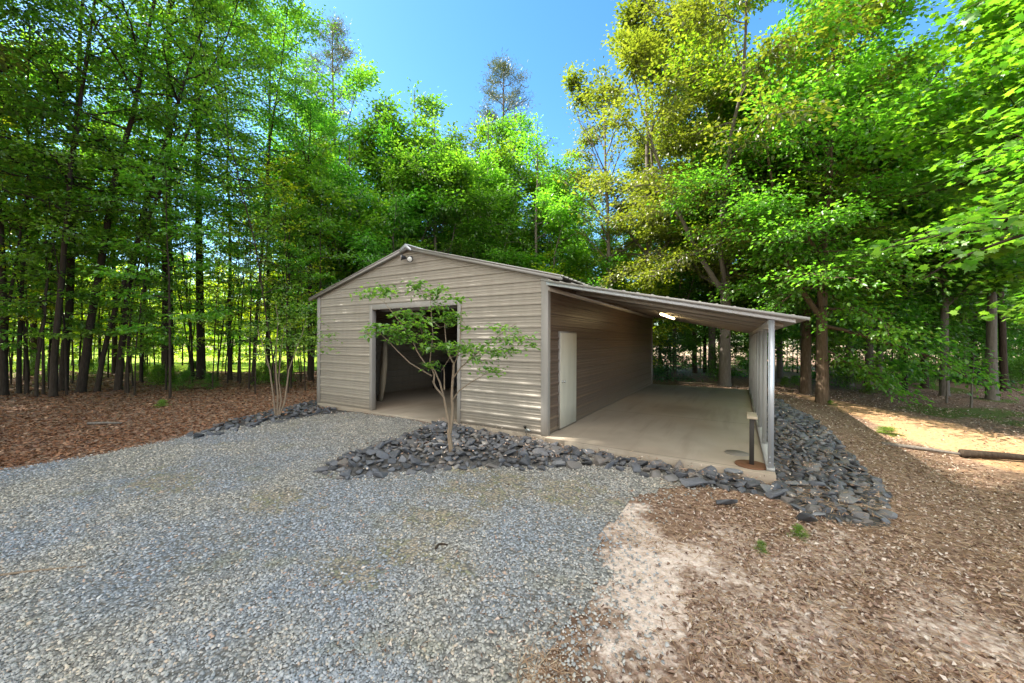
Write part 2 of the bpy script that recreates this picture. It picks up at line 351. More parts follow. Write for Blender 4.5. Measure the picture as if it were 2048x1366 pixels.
bed = np.maximum(np.maximum(poly_sd(BED_A, GX, GY), poly_sd(BED_B, GX, GY)), np.maximum(poly_sd(BED_C, GX, GY), poly_sd(BED_D, GX, GY)))
attr(gme, 'bed', sm(-.12, .12, bed + wob * .4))
attr(gme, 'moss', .8 * sm(.62, .75, fbm(GX * .35 + 3, GY * .35)) * sm(8, 12, np.hypot(GX - 1, GY + 1)) * sm(3, 6, GX))
uu = ((GX - CAM[0]) * RGT[0] + (GY - CAM[1]) * RGT[1]); dd = ((GX - CAM[0]) * FWD[0] + (GY - CAM[1]) * FWD[1])
attr(gme, 'field', sm(50, 58, dd) * sm(.22, .32, uu / np.maximum(dd, 1)))

# lawn beyond the left woods
lx, ly = np.meshgrid(np.linspace(-110, -20, 120), np.linspace(-45, 70, 120))
ld = (lx - CAM[0]) * FWD[0] + (ly - CAM[1]) * FWD[1]; keep = (ld > 20.5 + 2.5 * fbm(lx * .3, ly * .3)) & (ly < -1.1 * (lx + 20) + 16)
lf = grid_faces(120, 120); lf = lf[keep.ravel()[lf].all(1)]
tag(link('lawn', np_mesh('lawn', np.stack([lx, ly, H(lx, ly) + .03], -1).reshape(-1, 3), [lf], M_lawn, True)), kind='structure')

# gravel drive sheet with a ragged edge
vx, vy = np.meshgrid(np.arange(-12, 4.6, .06), np.arange(-9, .2, .06))
gsd = poly_sd(GRAVEL, vx, vy) + .45 * (fbm(vx * 1.3, vy * 1.3) - .5) + .25 * (fbm(vx * 6, vy * 6) - .5)
gsd = np.where(poly_sd(BED_A, vx, vy) > .15, -1, gsd)
gf = grid_faces(vx.shape[1], vx.shape[0]); gf = gf[(gsd.ravel() > .05)[gf].all(1)]
tag(link('gravel_drive', np_mesh('gravel_drive', np.stack([vx, vy, H(vx, vy) + .006], -1).reshape(-1, 3), [gf], M_grav, True)), kind='structure')

GAPS = [(*on_z(a, b, Z0), r) for a, b, r in ((945, 985, .38), (872, 1046, .26), (800, 1100, .30), (930, 935, .42), (1020, 962, .34), (705, 1140, .22), (1130, 985, .4), (915, 1140, .2), (560, 1000, .35), (330, 960, .4))]
def gaps(x, y):
    f = np.zeros(np.shape(x)); wv = 1.5 * (fbm(x * 3 + 2, y * 3) - .5) + 1.0 * (fbm(x * 9, y * 9) - .5)
    for gx_, gy_, r in GAPS: f = np.maximum(f, sm(1.25, .3, np.hypot((x - gx_) * .6, y - gy_) / (1.15 * r) + wv))
    return f
attr(bpy.data.meshes['gravel_drive'], 'worn', gaps(vx, vy))
# pebbles
def view_sample(n, dmin, dmax, umin, umax, power=1.):
    """points on the ground, denser nearer the camera"""
    q = rng.random(n); d = dmin * (dmax / dmin) ** (q ** power); u = umin + (umax - umin) * rng.random(n)
    x = CAM[0] + d * (FWD[0] + RGT[0] * u); y = CAM[1] + d * (FWD[1] + RGT[1] * u); return x, y, d
def pebbles(n):
    x, y, d = view_sample(n, 1.75, 13, -1.45, .75)
    s = poly_sd(GRAVEL, x, y) + .5 * (fbm(x * 1.3, y * 1.3) - .5) + 1.6 * (rng.random(n) - .66) * (x > 0) + .25 * (fbm(x * 6, y * 6) - .5)
    thin = fbm(x * .8 + 11, y * .8 + 4)
    k = (s > 0) & (y < -.12) & ((thin < .62) | (rng.random(n) < .45)) & (rng.random(n) > .75 * gaps(x, y)) & (poly_sd(BED_A, x, y) < .1)
    x, y, d = x[k], y[k], d[k]; n = len(x)
    rad = (.0055 + .012 * rng.random(n) ** 2.2) * (1 + .05 * np.maximum(d - 3, 0))
    hex_ = np.linspace(0, 2 * PI, 6, endpoint=False)
    ang = hex_[None] + rng.uniform(-.35, .35, (n, 6)); rr = rng.uniform(.7, 1.15, (n, 6)); asp = rng.uniform(.55, 1, (n, 1))
    th = rng.uniform(.28, .65, (n, 1)); top = rng.uniform(.5, .8, (n, 1))
    lo = np.stack([np.cos(ang) * rr, np.sin(ang) * rr * asp, np.zeros((n, 6))], -1)
    hi = np.stack([np.cos(ang) * rr * top, np.sin(ang) * rr * asp * top, th + rng.uniform(-.12, .12, (n, 6))], -1)
    V = np.concatenate([hi, lo], 1)
    yaw = rng.random(n) * 2 * PI; c, s_ = np.cos(yaw)[:, None], np.sin(yaw)[:, None]
    V = np.stack([V[..., 0] * c - V[..., 1] * s_, V[..., 0] * s_ + V[..., 1] * c, V[..., 2]], -1)
    tx, ty = rng.normal(0, .22, (2, n, 1)); V[..., 2] += V[..., 0] * tx + V[..., 1] * ty
    V *= rad[:, None, None]; V += np.stack([x, y, H(x, y) + .006 + rng.random(n) * .008], -1)[:, None]
    b = (np.arange(n) * 12)[:, None]; i = np.arange(6)
    q = (b[:, :, None] + np.stack([i, 6 + i, 6 + (i + 1) % 6, (i + 1) % 6], -1)[None]).reshape(-1, 4)
    return V.reshape(-1, 3), b + i[None], q
V_, t6, q4 = pebbles(165000)
tag(link('gravel', np_mesh('gravel', V_, [t6, q4], M_peb)), kind='stuff')

# ------------------------------------------------------------------ scattered leaf pieces
def leaf_pieces(x, y, z, size, lift=.02, tilt=.45, asp=(.35, .6), curl=.35):
    n = len(x); a = rng.random(n) * 2 * PI; ax = np.stack([np.cos(a), np.sin(a), rng.normal(0, tilt * .5, n)], -1)
    nm = np.stack([rng.normal(0, tilt, n), rng.normal(0, tilt, n), np.ones(n)], -1)
    return leaf_tris(np.stack([x, y, z + lift * rng.random(n)], -1), ax, nm, size, rng.uniform(*asp, n), curl * rng.uniform(-.5, 1, n))
def leaf_tris(P, ax, nm, size, asp, fold):
    ax = ax / (np.linalg.norm(ax, axis=1, keepdims=True) + 1e-9); sd = np.cross(nm, ax); sd /= np.linalg.norm(sd, axis=1, keepdims=True) + 1e-9
    nn = np.cross(ax, sd); L = size[:, None]; w_ = (size * asp * .5)[:, None]; f = (size * fold)[:, None] * .5
    base = P; tip = P + ax * L - nn * f * .6; mid = P + ax * L * .45
    l = mid + sd * w_ + nn * f; r = mid - sd * w_ + nn * f
    V = np.stack([base, r, tip, l], 1).reshape(-1, 3); b = (np.arange(len(P)) * 4)[:, None]
    return V, np.concatenate([b + np.array([[0, 1, 2]]), b + np.array([[0, 2, 3]])])
def litter(name, n, box, mask, size, m, **kw):
    x, y, d = view_sample(n, *box); k = mask(x, y, d); x, y, d = x[k], y[k], d[k]
    sz = rng.uniform(*size, len(x)) * (1 + .05 * np.maximum(d - 3, 0))
    bz = np.maximum(np.maximum(poly_sd(BED_C, x, y), poly_sd(BED_B, x, y)), np.maximum(poly_sd(BED_A, x, y), poly_sd(BED_D, x, y))); zz = H(x, y) + np.where(bz > .05, rng.uniform(.03, .15, len(x)), 0)
    V, T = leaf_pieces(x, y, zz, sz, **kw)
    tag(link(name, np_mesh(name, V, [T], m)), kind='stuff')
def slab_free(x, y): return ~((x > -7.5) & (x < 3.68) & (y > -.3) & (y < 10.6))
def right_mask(x, y, d):
    n_ = len(x); g = poly_sd(GRAVEL, x, y); s = np.maximum(poly_sd(SAND, x, y), poly_sd(SAND2, x, y) - .1); b = np.maximum(np.maximum(poly_sd(BED_C, x, y), poly_sd(BED_B, x, y)), poly_sd(BED_A, x, y)); p = poly_sd(PATH, x, y)
    pr = np.where(g > .5, .02, (.02 + .98 * sm(.3, -1.0, g + .6 * (fbm(x * 2, y * 2) - .5))) * np.where(s > 0, .09 + .55 * sm(.35, -.05, s) * rng.random(n_), 1.)); pr = np.where(b > 0, .16, pr); pr = np.where(p > 0, .22, pr)
    pr = pr * np.clip(-.15 + 1.75 * fbm(x * 1.1, y * 1.1), .12, 1)
    return (rng.random(n_) < pr) & slab_free(x, y)
litter('leaf_litter', 95000, (1.7, 17, -.5, 1.5), right_mask, (.018, .055), M_lit, tilt=.6, curl=.7)
litter('pine_straw', 36000, (1.7, 9, .02, 1.45), lambda x, y, d: right_mask(x, y, d) | ((fbm(x * 1.5 + 20, y * 1.5) > .60) & (poly_sd(GRAVEL, x, y) < .25) & slab_free(x, y)), (.06, .13), M_straw, asp=(.035, .06), tilt=.22, curl=.05, lift=.03)
litter('woodland_leaf_litter', 85000, (3.5, 26, -1.5, -.25), lambda x, y, d: (poly_sd(GRAVEL, x, y) < -.02 + .9 * (rng.random(len(x)) - .62) ** 3 * 4) & slab_free(x, y) & ((poly_sd(BED_D, x, y) < 0) | (rng.random(len(x)) < .15)), (.03, .08), M_lit_red, tilt=.45)

# ------------------------------------------------------------------ stones
def stone_mesh(seed):
    r = np.random.default_rng(seed); import bmesh
    bm = bmesh.new(); p = r.normal(0, 1, (13, 3)); p /= np.linalg.norm(p, axis=1, keepdims=True); p *= r.uniform(.75, 1.05, (13, 1))
    p = np.sign(p) * np.abs(p) ** .7 * np.array([1, r.uniform(.6, .95), r.uniform(.28, .6)])
    for q in p: bm.verts.new(q * .5)
    bmesh.ops.convex_hull(bm, input=bm.verts)
    bmesh.ops.delete(bm, geom=[v for v in bm.verts if not v.link_faces], context='VERTS')
    bmesh.ops.bevel(bm, geom=list(bm.edges), offset=.022, segments=1, affect='EDGES')
    me = bpy.data.meshes.new('stone'); bm.to_mesh(me); bm.free(); me.materials.append(M_rock); return me
STONES = [stone_mesh(100 + i) for i in range(14)]
def scatter(poly, n, mind):
    p = np.array(poly); lo, hi = p.min(0), p.max(0); out = []; tries = 0
    while len(out) < n and tries < n * 60:
        tries += 1; q = lo + (hi - lo) * rng.random(2)
        if poly_sd(poly, q[0:1], q[1:2])[0] < .02: continue
        if (q[0] > -7.45 and q[0] < 3.66 and q[1] > (-.06 if q[0] < 0 else -.12 - .05 * q[0])): continue
        s = mind * rng.uniform(.65, 1.5)
        if all((q[0] - o[0]) ** 2 + (q[1] - o[1]) ** 2 > (.42 * (s + o[2])) ** 2 for o in out): out.append((q[0], q[1], s))
    return out
zones = [(BED_A, 400, .145, 'dark angular stone in the bed around the slender young tree', 'stones around the young tree', .02),
         (BED_B, 240, .185, 'blue grey stone in the band along the open front edge of the concrete slab', 'stones along the slab front', .05),
         (BED_C, 620, .135, 'grey stone on the bank right of the row of carport posts', 'stones beside the carport posts', .02),
         (BED_D, 150, .13, 'small dark stone in the bed at the left front corner of the garage', 'stones left of the garage opening', .03)]
allst = []
for poly, n, mind, lab, grp, mound in zones:
    for (x, y, s) in scatter(poly, n, mind):
        d = (x - CAM[0]) * FWD[0] + (y - CAM[1]) * FWD[1]; e = float(poly_sd(poly, np.array([x]), np.array([y]))[0])
        allst.append((s / d, x, y, s, lab, grp, float(H(x, y)) + mound * float(sm(0, .5, e)) + s * .10))
allst.sort(reverse=True)
special = [(1390, 968, .34, 'long dark slate slab lying in front of the carport, largest of the stones', 'slate slab'),
           (1468, 953, .27, 'flat topped blue grey slate block raised above the others near the front carport post', 'stone block'),
           (1085, 872, .24, 'upright blue grey stone leaning against the right front corner of the garage', 'stone'),
           (648, 938, .20, 'flat blue grey stone at the left tip of the bed around the young tree', 'stone'),
           (925, 852, .19, 'rounded black stone against the wall right of the garage opening', 'stone'),
           (396, 871, .30, 'flat grey stone lying alone at the gravel edge, left end of its bed', 'stone'),
           (1610, 1036, .30, 'flat grey stone sunk in the leaf litter below the stone bank', 'stone'),
           (1455, 1005, .26, 'pale flat stone half buried where gravel meets dirt', 'stone')]
for i, (px, py, s, lab, cat) in enumerate(special):
    x, y = on_z(px, py, Z0 + .04); o = link('stone', STONES[(3 * i + 1) % 14]); o.location = (x, y, float(H(x, y)) + s * .17 + (.05 if i in (1, 2, 4) else 0))
    o.scale = (s * 1.25, s * .9, s * (1.25 if i == 2 else .62)); o.rotation_euler = (.1, .06 * i, YAW + .3 * i); tag(o, lab, cat)
stv, stf = [], {}; nn_ = 0
for i, (_, x, y, s, lab, grp, z) in enumerate(allst):
    me = STONES[i % 14]; R = Matrix.Rotation(random.random() * 6.28, 4, 'Z') @ Matrix.Rotation(random.gauss(0, .35), 4, 'X') @ Matrix.Rotation(random.gauss(0, .3), 4, 'Y')
    if i < 285:
        o = link('stone', me); o.matrix_world = Matrix.Translation((x, y, z)) @ R @ Matrix.Diagonal((s * 1.3, s * 1.2, s * 1.15, 1)); tag(o, lab, 'stone', grp)
    else:
        A = np.array(Matrix.Translation((x, y, z)) @ R @ Matrix.Diagonal((s * 1.3, s * 1.2, s * 1.15, 1)))
        v = np.array([q.co[:] for q in me.vertices]) @ A[:3, :3].T + A[:3, 3]; stv.append(v)
        for p in me.polygons: stf.setdefault(len(p.vertices), []).append([k + nn_ for k in p.vertices])
        nn_ += len(v)
tag(link('small_stones', np_mesh('small_stones', np.vstack(stv), list(stf.values()), M_rock)), kind='stuff')

# ------------------------------------------------------------------ slab
sl_ = MB(); sl_.prism([(-7.42, -.03, -.32), (-5.06, -.03, -.32), (-5.06, -.13, -.32), (-2.13, -.13, -.32), (-2.13, -.03, -.32), (.02, -.03, -.32), (.02, -.14, -.32), (3.64, -.31, -.32), (3.64, 10.62, -.32), (-7.42, 10.62, -.32)], (0, 0, .32))
tag(sl_.build('concrete_slab', M_conc, bevel=.012), kind='structure')
dj = MB(); dj.box((-.5, 0, 0), (.5, .006, .0015))

# ------------------------------------------------------------------ garage
G = tag(empty('metal_garage', (-3.7, 0, 0)), 'taupe ribbed metal garage with open front doorway and a lean-to carport on its right', 'garage')
GO = np.array([-3.7, 0, 0])
def gp(mb, name, m, parent=None, **kw):
    o = mb.build(name, m, None, **kw); o.parent = parent or G
    o.matrix_parent_inverse = Matrix.Translation(-GO) if parent is None else Matrix.Identity(4)
    if parent is not None: o.matrix_parent_inverse = Matrix.Identity(4)
    return o
WL, RR, D, EZ, AX, AZ = -7.40, 0.0, 10.41, 3.10, -3.72, 4.06
RIB = .2286; Zb = .064
def profile(z1):
    """(z, outward offset) up the sheet: one tall rib and two low swages per 9 inches"""
    out = [(.0, 0)]; k = 0
    while True:
        z = Zb + k * RIB
        for dz, o in ((-.030, 0), (-.018, .025), (.008, .025), (.034, 0), (.078, 0), (.086, .006), (.096, .006), (.106, 0), (.136, 0), (.144, .006), (.154, .006), (.164, 0)):
            if z + dz > .0: out.append((z + dz, o))
        k += 1
        if z > z1: break
    return [q for q in out if q[0] < z1] + [(z1, 0)]
def ribbed(intervals, place, zmax, cuts=()):
    """intervals(z) -> list of (a,b); place(a,off,z) -> 3D"""
    mb = MB(); pr = profile(zmax)
    for c in cuts:
        pr = [q for q in pr if abs(q[0] - c) > .002]; pr += [(c - .0005, 0), (c + .0005, 0)]
    pr = sorted(pr)
    for (z0, o0), (z1, o1) in zip(pr, pr[1:]):
        i0, i1 = intervals(z0 + 1e-5), intervals(z1 - 1e-5)
        for (a0, b0), (a1, b1) in zip(i0, i1):
            if b0 - a0 < .01: continue
            mb.add([place(a0, o0, z0), place(b0, o0, z0), place(b1, o1, z1), place(a1, o1, z1)], [(0, 1, 2, 3)])
    return mb
OX0, OX1, OZ = -5.05, -2.15, 2.66
def gable(z):
    if z <= EZ: return WL + .02, RR - .02
    k = (AZ - z) / (AZ - EZ); return AX + (WL + .02 - AX) * k, AX + (RR - .02 - AX) * k
def front_iv(z):
    a, b = gable(z)
    return [(a, OX0), (OX1, b)] if z < OZ else [(a, b)]
gp(ribbed(front_iv, lambda a, o, z: (a, -o, z), AZ - .01, (OZ, EZ)), 'front_wall', M_side)
DY0, DY1, DZ = .53, 1.47, 2.04
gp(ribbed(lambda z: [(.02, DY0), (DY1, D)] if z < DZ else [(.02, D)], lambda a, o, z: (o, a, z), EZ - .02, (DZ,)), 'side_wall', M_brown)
gp(ribbed(lambda z: [(.02, D)], lambda a, o, z: (WL - o, a, z), EZ - .02), 'side_wall', M_side)
gp(ribbed(lambda z: [gable(z)], lambda a, o, z: (a, D + o, z), AZ - .01, (EZ,)), 'rear_wall', M_side)
for (x0, x1, y0, y1) in ((-.115, .034, -.034, -.004), (.004, .034, -.004, .09), (WL - .034, WL + .10, -.034, -.004), (.004, .034, D - .09, D + .004), (-.1, .034, D + .004, D + .034), (WL - .034, WL - .004, -.004, .09)):
    m_ = MB(); m_.box((x0, y0, .004), (x1, y1, EZ - .01)); gp(m_, 'corner_trim', M_trim, bevel=.004)
# opening frame
fr = MB(); fr.box((OX0 - .06, -.046, .003), (OX0 + .03, .09, OZ + .10)); fr.box((OX1 - .03, -.046, .003), (OX1 + .05, .09, OZ + .10)); fr.box((OX0 + .031, -.045, OZ - .03), (OX1 - .031, .089, OZ + .10))
gp(fr, 'door_frame', M_trim, bevel=.004)
rd = MB(); rd.tube([(OX0 + .05, .32, 2.78), (OX1 - .05, .32, 2.78)], .19, 20); gp(rd, 'rolled_door', M_trim, smooth=False)
# roof
def slope_pt(x, up=0):
    t = (x - AX) / ((RR if x > AX else WL) - AX); return AZ + .05 + (EZ - AZ) * t + up
RX0, RX1, RY0, RY1 = WL - .33, RR + .33, -.09, D + .1
for a, b in ((AX, RX1), (AX, RX0)):
    mb = MB(); ys = []; y = RY0
    while y < RY1:
        for dy, u in ((0, 0), (.10, 0), (.115, .022), (.14, .022), (.155, 0)): ys.append((y + dy, u))
        y += .2286
    ys = [q for q in ys if q[0] < RY1] + [(RY1, 0)]
    for (y0, u0), (y1, u1) in zip(ys, ys[1:]):
        P = [(a, y0, slope_pt(a, u0)), (b, y0, slope_pt(b, u0)), (b, y1, slope_pt(b, u1)), (a, y1, slope_pt(a, u1))]
        mb.add(P, [(0, 1, 2, 3)]); mb.add([(p[0], p[1], p[2] - .012) for p in P], [(3, 2, 1, 0)])
        mb.add([P[1], P[2], (P[2][0], P[2][1], P[2][2] - .012), (P[1][0], P[1][1], P[1][2] - .012)], [(0, 1, 2, 3)])
    roof = gp(mb, 'roof_panel', M_roof)
    tr = MB(); tr.prism([(a, RY0 - .02, slope_pt(a) - .016), (b, RY0 - .02, slope_pt(b) - .016), (b, RY0 - .02, slope_pt(b) - .085), (a, RY0 - .02, slope_pt(a) - .085)], (0, .012, 0))
    tr.prism([(a, RY0 - .035, slope_pt(a) + .004), (b, RY0 - .035, slope_pt(b) + .004), (b, RY0 - .035, slope_pt(b) - .014), (a, RY0 - .035, slope_pt(a) - .014)], (0, .03, 0))
    tr.prism([(a, -.05, slope_pt(a) - .03), (b, -.05, slope_pt(b) - .03), (b, -.05, slope_pt(b) - .075), (a, -.05, slope_pt(a) - .075)], (0, .02, 0))
    gp(tr, 'rake_trim', M_roof)
rc = MB(); c0 = slope_pt(AX)
rc.prism([(AX - .19, RY0 - .045, c0 - .05 - .04), (AX, RY0 - .045, c0 + .06), (AX + .19, RY0 - .045, c0 - .05 - .04), (AX + .19, RY0 - .045, c0 - .05 - .09), (AX + .05, RY0 - .045, c0 - .07), (AX, RY0 - .045, c0 - .045), (AX - .05, RY0 - .045, c0 - .07), (AX - .19, RY0 - .045, c0 - .05 - .09)], (0, .02, 0))
rc.prism([(AX - .2, RY0 - .025, c0 - .02), (AX, RY0 - .025, c0 + .062), (AX + .2, RY0 - .025, c0 - .02), (AX, RY0 - .025, c0 + .045)], (0, RY1 - RY0 + .05, 0))
gp(rc, 'ridge_cap', M_galv)
# personnel door
dr = MB(); dr.box((.012, DY0 + .03, .03), (.052, DY1 - .03, DZ - .03)); door = gp(dr, 'door', M_door, bevel=.004)
fr = MB(); fr.box((.0, DY0, .006), (.036, DY0 + .028, DZ)); fr.box((.0, DY1 - .028, .006), (.036, DY1, DZ)); fr.box((.0, DY0 + .029, DZ - .028), (.035, DY1 - .029, DZ))
gp(fr, 'door_frame', M_trim)
kn = MB(); kn.tube([(.053, DY0 + .10, 1.0), (.06, DY0 + .10, 1.0), (.061, DY0 + .10, 1.0), (.09, DY0 + .10, 1.0), (.095, DY0 + .10, 1.0), (.115, DY0 + .10, 1.0), (.128, DY0 + .10, 1.0)], [.036, .034, .013, .013, .026, .03, .018], 14)
gp(kn, 'door_knob', M_brass, door, smooth=True)
# lean-to carport
LX0, LX1, LY0, LY1 = .04, 4.0, -.28, D + .16
def lz(x): return 2.985 + (2.155 - 2.985) * (x - LX0) / (LX1 - LX0)
mb = MB(); xs = []; x = LX0
while x < LX1:
    for dx, u in ((0, 0), (.098, 0), (.112, .02), (.136, .02), (.15, 0)): xs.append((x + dx, u))
    x += .2286
xs = [q for q in xs if q[0] < LX1] + [(LX1, 0)]
for (x0, u0), (x1, u1) in zip(xs, xs[1:]):
    P = [(x0, LY0, lz(x0) + u0), (x1, LY0, lz(x1) + u1), (x1, LY1, lz(x1) + u1), (x0, LY1, lz(x0) + u0)]
    mb.add(P, [(0, 1, 2, 3)]); mb.add([(p[0], p[1], p[2] - .012) for p in P], [(3, 2, 1, 0)])
    mb.add([P[0], (P[0][0], P[0][1], P[0][2] - .012), (P[1][0], P[1][1], P[1][2] - .012), P[1]], [(0, 1, 2, 3)])
lean = gp(mb, 'carport_roof', M_under)
fa = MB(); fa.prism([(LX0 + .02, LY0 + .10, lz(LX0) - .016), (3.86, LY0 + .10, lz(3.86) - .016), (3.86, LY0 + .10, lz(3.86) - .085), (LX0 + .02, LY0 + .10, lz(LX0) - .085)], (0, .05, 0)); gp(fa, 'fascia_beam', M_galv, bevel=.003)
fl = MB(); fl.prism([(LX0 - .03, LY0 - .012, lz(LX0) + .008), (LX1, LY0 - .012, lz(LX1) + .012), (LX1, LY0 - .012, lz(LX1) - .03), (LX0 - .03, LY0 - .012, lz(LX0) - .025)], (0, .008, 0)); gp(fl, 'roof_edge_trim', M_roof)
PX = 3.585; ph = (D + .127) / 7
for k in range(8):
    y = -.127 + k * ph; top = lz(PX) - .09; m_ = MB()
    m_.box((PX - .035, y - .03, .055 if k else .05), (PX - .03, y + .03, top)); m_.box((PX + .03, y - .03, .05), (PX + .035, y + .03, top)); m_.box((PX - .0299, y - .03, .05), (PX + .0299, y - .026, top)); m_.box((PX - .0299, y + .026, .05), (PX + .0299, y + .03, top))
    for zz in (.12, .2, top - .06, top - .13): m_.tube([(PX - .01, y - .031, zz), (PX - .01, y - .036, zz)], .008, 8)
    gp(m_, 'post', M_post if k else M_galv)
    if k:
        r_ = MB(); r_.prism([(LX0 + .03, y - .025, lz(LX0 + .03) - .016), (3.85, y - .025, lz(3.85) - .016), (3.85, y - .025, lz(3.85) - .09), (LX0 + .03, y - .025, lz(LX0 + .03) - .09)], (0, .05, 0)); gp(r_, 'rafter', M_under)
sp = MB(); sp.box((PX - .05, -.16, .002), (PX + .05, D + .1, .045)); gp(sp, 'sole_plate', M_post)
hb = MB(); hb.box((PX - .045, -.1, lz(PX) - .175), (PX + .045, D + .1, lz(PX) - .095)); gp(hb, 'eave_beam', M_under)
lb = MB(); lb.box((.036, -.05, 2.80), (.075, D, 2.875)); gp(lb, 'ledger', M_under)

# things on and in the garage
fx = tag(empty('floodlight', (-3.64, -.03, 3.82)), 'twin head black security floodlight under the gable peak', 'floodlight')
b_ = MB(); b_.box((-.055, -.03, -.055), (.055, .004, .055)); b_.build('bracket', M_plastic, fx, bevel=.01)
for s in (-1, 1):
    h_ = MB(); p0 = np.array([.03 * s, -.03, 0]); dr_ = np.array([.6 * s, -.75, .05 if s < 0 else -.35]); dr_ /= np.linalg.norm(dr_); c = p0 + dr_ * .06
    h_.tube([p0, c, c + dr_ * .01, c + dr_ * .07, c + dr_ * .11, c + dr_ * .125], [.014, .014, .035, .05, .07, .072], 16); hd = h_.build('lamp_head', M_plastic, fx, True)
    e_ = MB(); e_.tube([c + dr_ * .122, c + dr_ * .132], [.062, .05], 16); e_.build('lens', M_lens, hd, True)
mt, tt = mat('tube_glow'); em = N(tt, 'ShaderNodeEmission', {0: (1, .76, .38, 1), 1: 4.5}); finish(tt, em.outputs[0])
tl = tag(empty('tube_light', (1.42, 5.2, lz(1.42) - .10)), 'lit fluorescent tube light fixed under the carport roof', 'tube light'); 
b_ = MB(); b_.box((-.05, -1.22, .0), (.05, 1.22, .05)); b_.build('housing', M_door, tl, bevel=.006)
b_ = MB(); b_.tube([(0, -1.2, -.03), (0, 1.2, -.03)], .026, 10); b_.build('tube', mt, tl, True)
tp = tag(empty('hose_tap', (-.42, -.045, .0)), 'small metal hose tap on the front wall beside the corner stones', 'tap')
b_ = MB(); b_.tube([(0, 0, -.1), (0, 0, .02), (0, -.005, .06), (0, -.02, .09)], [.014, .014, .03, .03], 10); b_.tube([(0, -.02, .09), (.05, -.05, .10), (.10, -.05, .07)], [.02, .02, .022], 10); b_.build('spout', M_brass, tp, True)
b_ = MB(); b_.tube([(0, -.05, .10), (0, -.06, .15), (0, -.06, .16)], [.008, .035, .035], 8); b_.build('tap_handle', M_iron, tp, True)
st = tag(empty('steel_stand', (3.36, .02, .0)), 'dark steel stand with round rusty base and flat top plate by the front carport post', 'stand')
b_ = MB(); b_.tube([(0, 0, .001), (0, 0, .016), (0, 0, .018)], [.22, .22, .21], 28); b_.build('base_plate', M_rust, st)
b_ = MB(); b_.box((-.03, -.03, .018), (.03, .03, .72)); b_.build('pole', M_iron, st, bevel=.004)
b_ = MB(); b_.box((-.065, -.20, .72), (.065, .27, .75)); b_.build('top_plate', M_ply, st, bevel=.004)
dc = MB(); dc.tube([(0, 0, 0), (0, 0, .004)], [.18, .178], 28); o = dc.build('drain_cover', M_rust, None, loc=(3.17, .62, .001)); o.data.materials[0] = metal_mat('cover_plate', (.24, .205, .17), .7, .1); tag(o, 'round grey cover plate set in the carport floor', 'drain cover')
# inside the garage
bd = MB(); pts = [(-5.30, 1.1, .01), (-5.10, 1.1, .01), (-4.98, 1.12, .6), (-4.97, 1.16, 1.1), (-5.08, 1.25, 1.6), (-5.2, 1.32, 1.85), (-5.32, 1.28, 1.7), (-5.33, 1.2, 1.2), (-5.25, 1.14, .6)]
pts = [(q[0] - .86, q[1], q[2]) for q in pts]; bd.prism(pts, (-.02, .04, 0)); tag(bd.build('leaning_panel', M_ply), 'tall narrow curved pale panel leaning inside the left side of the garage doorway', 'panel')
cb = tag(empty('storage_cabinet', (-5.6, 5.2, 0)), 'dark grey cabinet standing deep inside the garage', 'cabinet')
b_ = MB(); b_.box((-.7, -.35, .06), (.7, .35, 1.35)); b_.build('cabinet_body', M_grime, cb, bevel=.01)
for s in (-1, 1):
    b_ = MB(); b_.box((s * .345 - .33, -.375, .1), (s * .345 + .33, -.352, 1.3)); d_ = b_.build('cabinet_door', M_grime, cb, bevel=.005)
    b_ = MB(); b_.box((s * .06 - .01, -.40, .6), (s * .06 + .01, -.376, .8)); b_.build('handle', M_iron, d_)
wb = tag(empty('workbench', (-4.3, 8.2, 0)), 'long wooden workbench along the rear of the garage', 'workbench')
b_ = MB(); b_.box((-1.6, -.4, .85), (1.6, .4, .91)); b_.build('bench_top', M_ply, wb, bevel=.005)
for sx in (-1.5, 1.5):
    for sy in (-.33, .33):
        b_ = MB(); b_.box((sx - .045, sy - .045, 0), (sx + .045, sy + .045, .85)); b_.build('leg', M_ply, wb)
b_ = MB(); b_.box((-1.5, -.3, .25), (1.5, .3, .28)); b_.build('shelf', M_ply, wb)
bn = tag(empty('wheeled_bin', (-6.35, 4.2, 0)), 'black wheeled bin inside the left of the garage', 'bin')
b_ = MB(); b_.prism([(-.22, -.25, .05), (.22, -.25, .05), (.27, -.3, .95), (-.27, -.3, .95)], (0, .55, 0)); b_.build('bin_body', M_plastic, bn, bevel=.02)
b_ = MB(); b_.prism([(-.29, -.33, .955), (.29, -.33, .955), (.27, -.31, 1.02), (-.27, -.31, 1.02)], (0, .62, 0)); b_.build('lid', M_plastic, bn, bevel=.015)
mw = tag(empty('push_mower', (-3.1, 6.2, 0)), 'small push mower parked inside the garage to the right', 'mower')
b_ = MB(); b_.prism([(-.27, -.4, .12), (.27, -.4, .12), (.24, -.35, .26), (-.24, -.35, .26)], (0, .75, 0)); b_.build('deck', M_rust, mw, bevel=.03)
b_ = MB(); b_.tube([(0, -.05, .26), (0, -.05, .36), (0, -.05, .42)], [.14, .15, .1], 14); b_.build('engine', M_plastic, mw, True)
b_ = MB(); b_.tube([(-.22, .3, .2), (-.22, .95, .9), (-.2, 1.05, .98), (.2, 1.05, .98), (.22, .95, .9), (.22, .3, .2)], .014, 8); b_.build('handlebar', M_iron, mw, True)
for sx in (-.31, .31):
    for sy in (-.3, .28):
        b_ = MB(); b_.tube([(sx - .03, sy, .1), (sx + .03, sy, .1)], [.1, .1], 16); b_.build('wheel', M_plastic, mw)

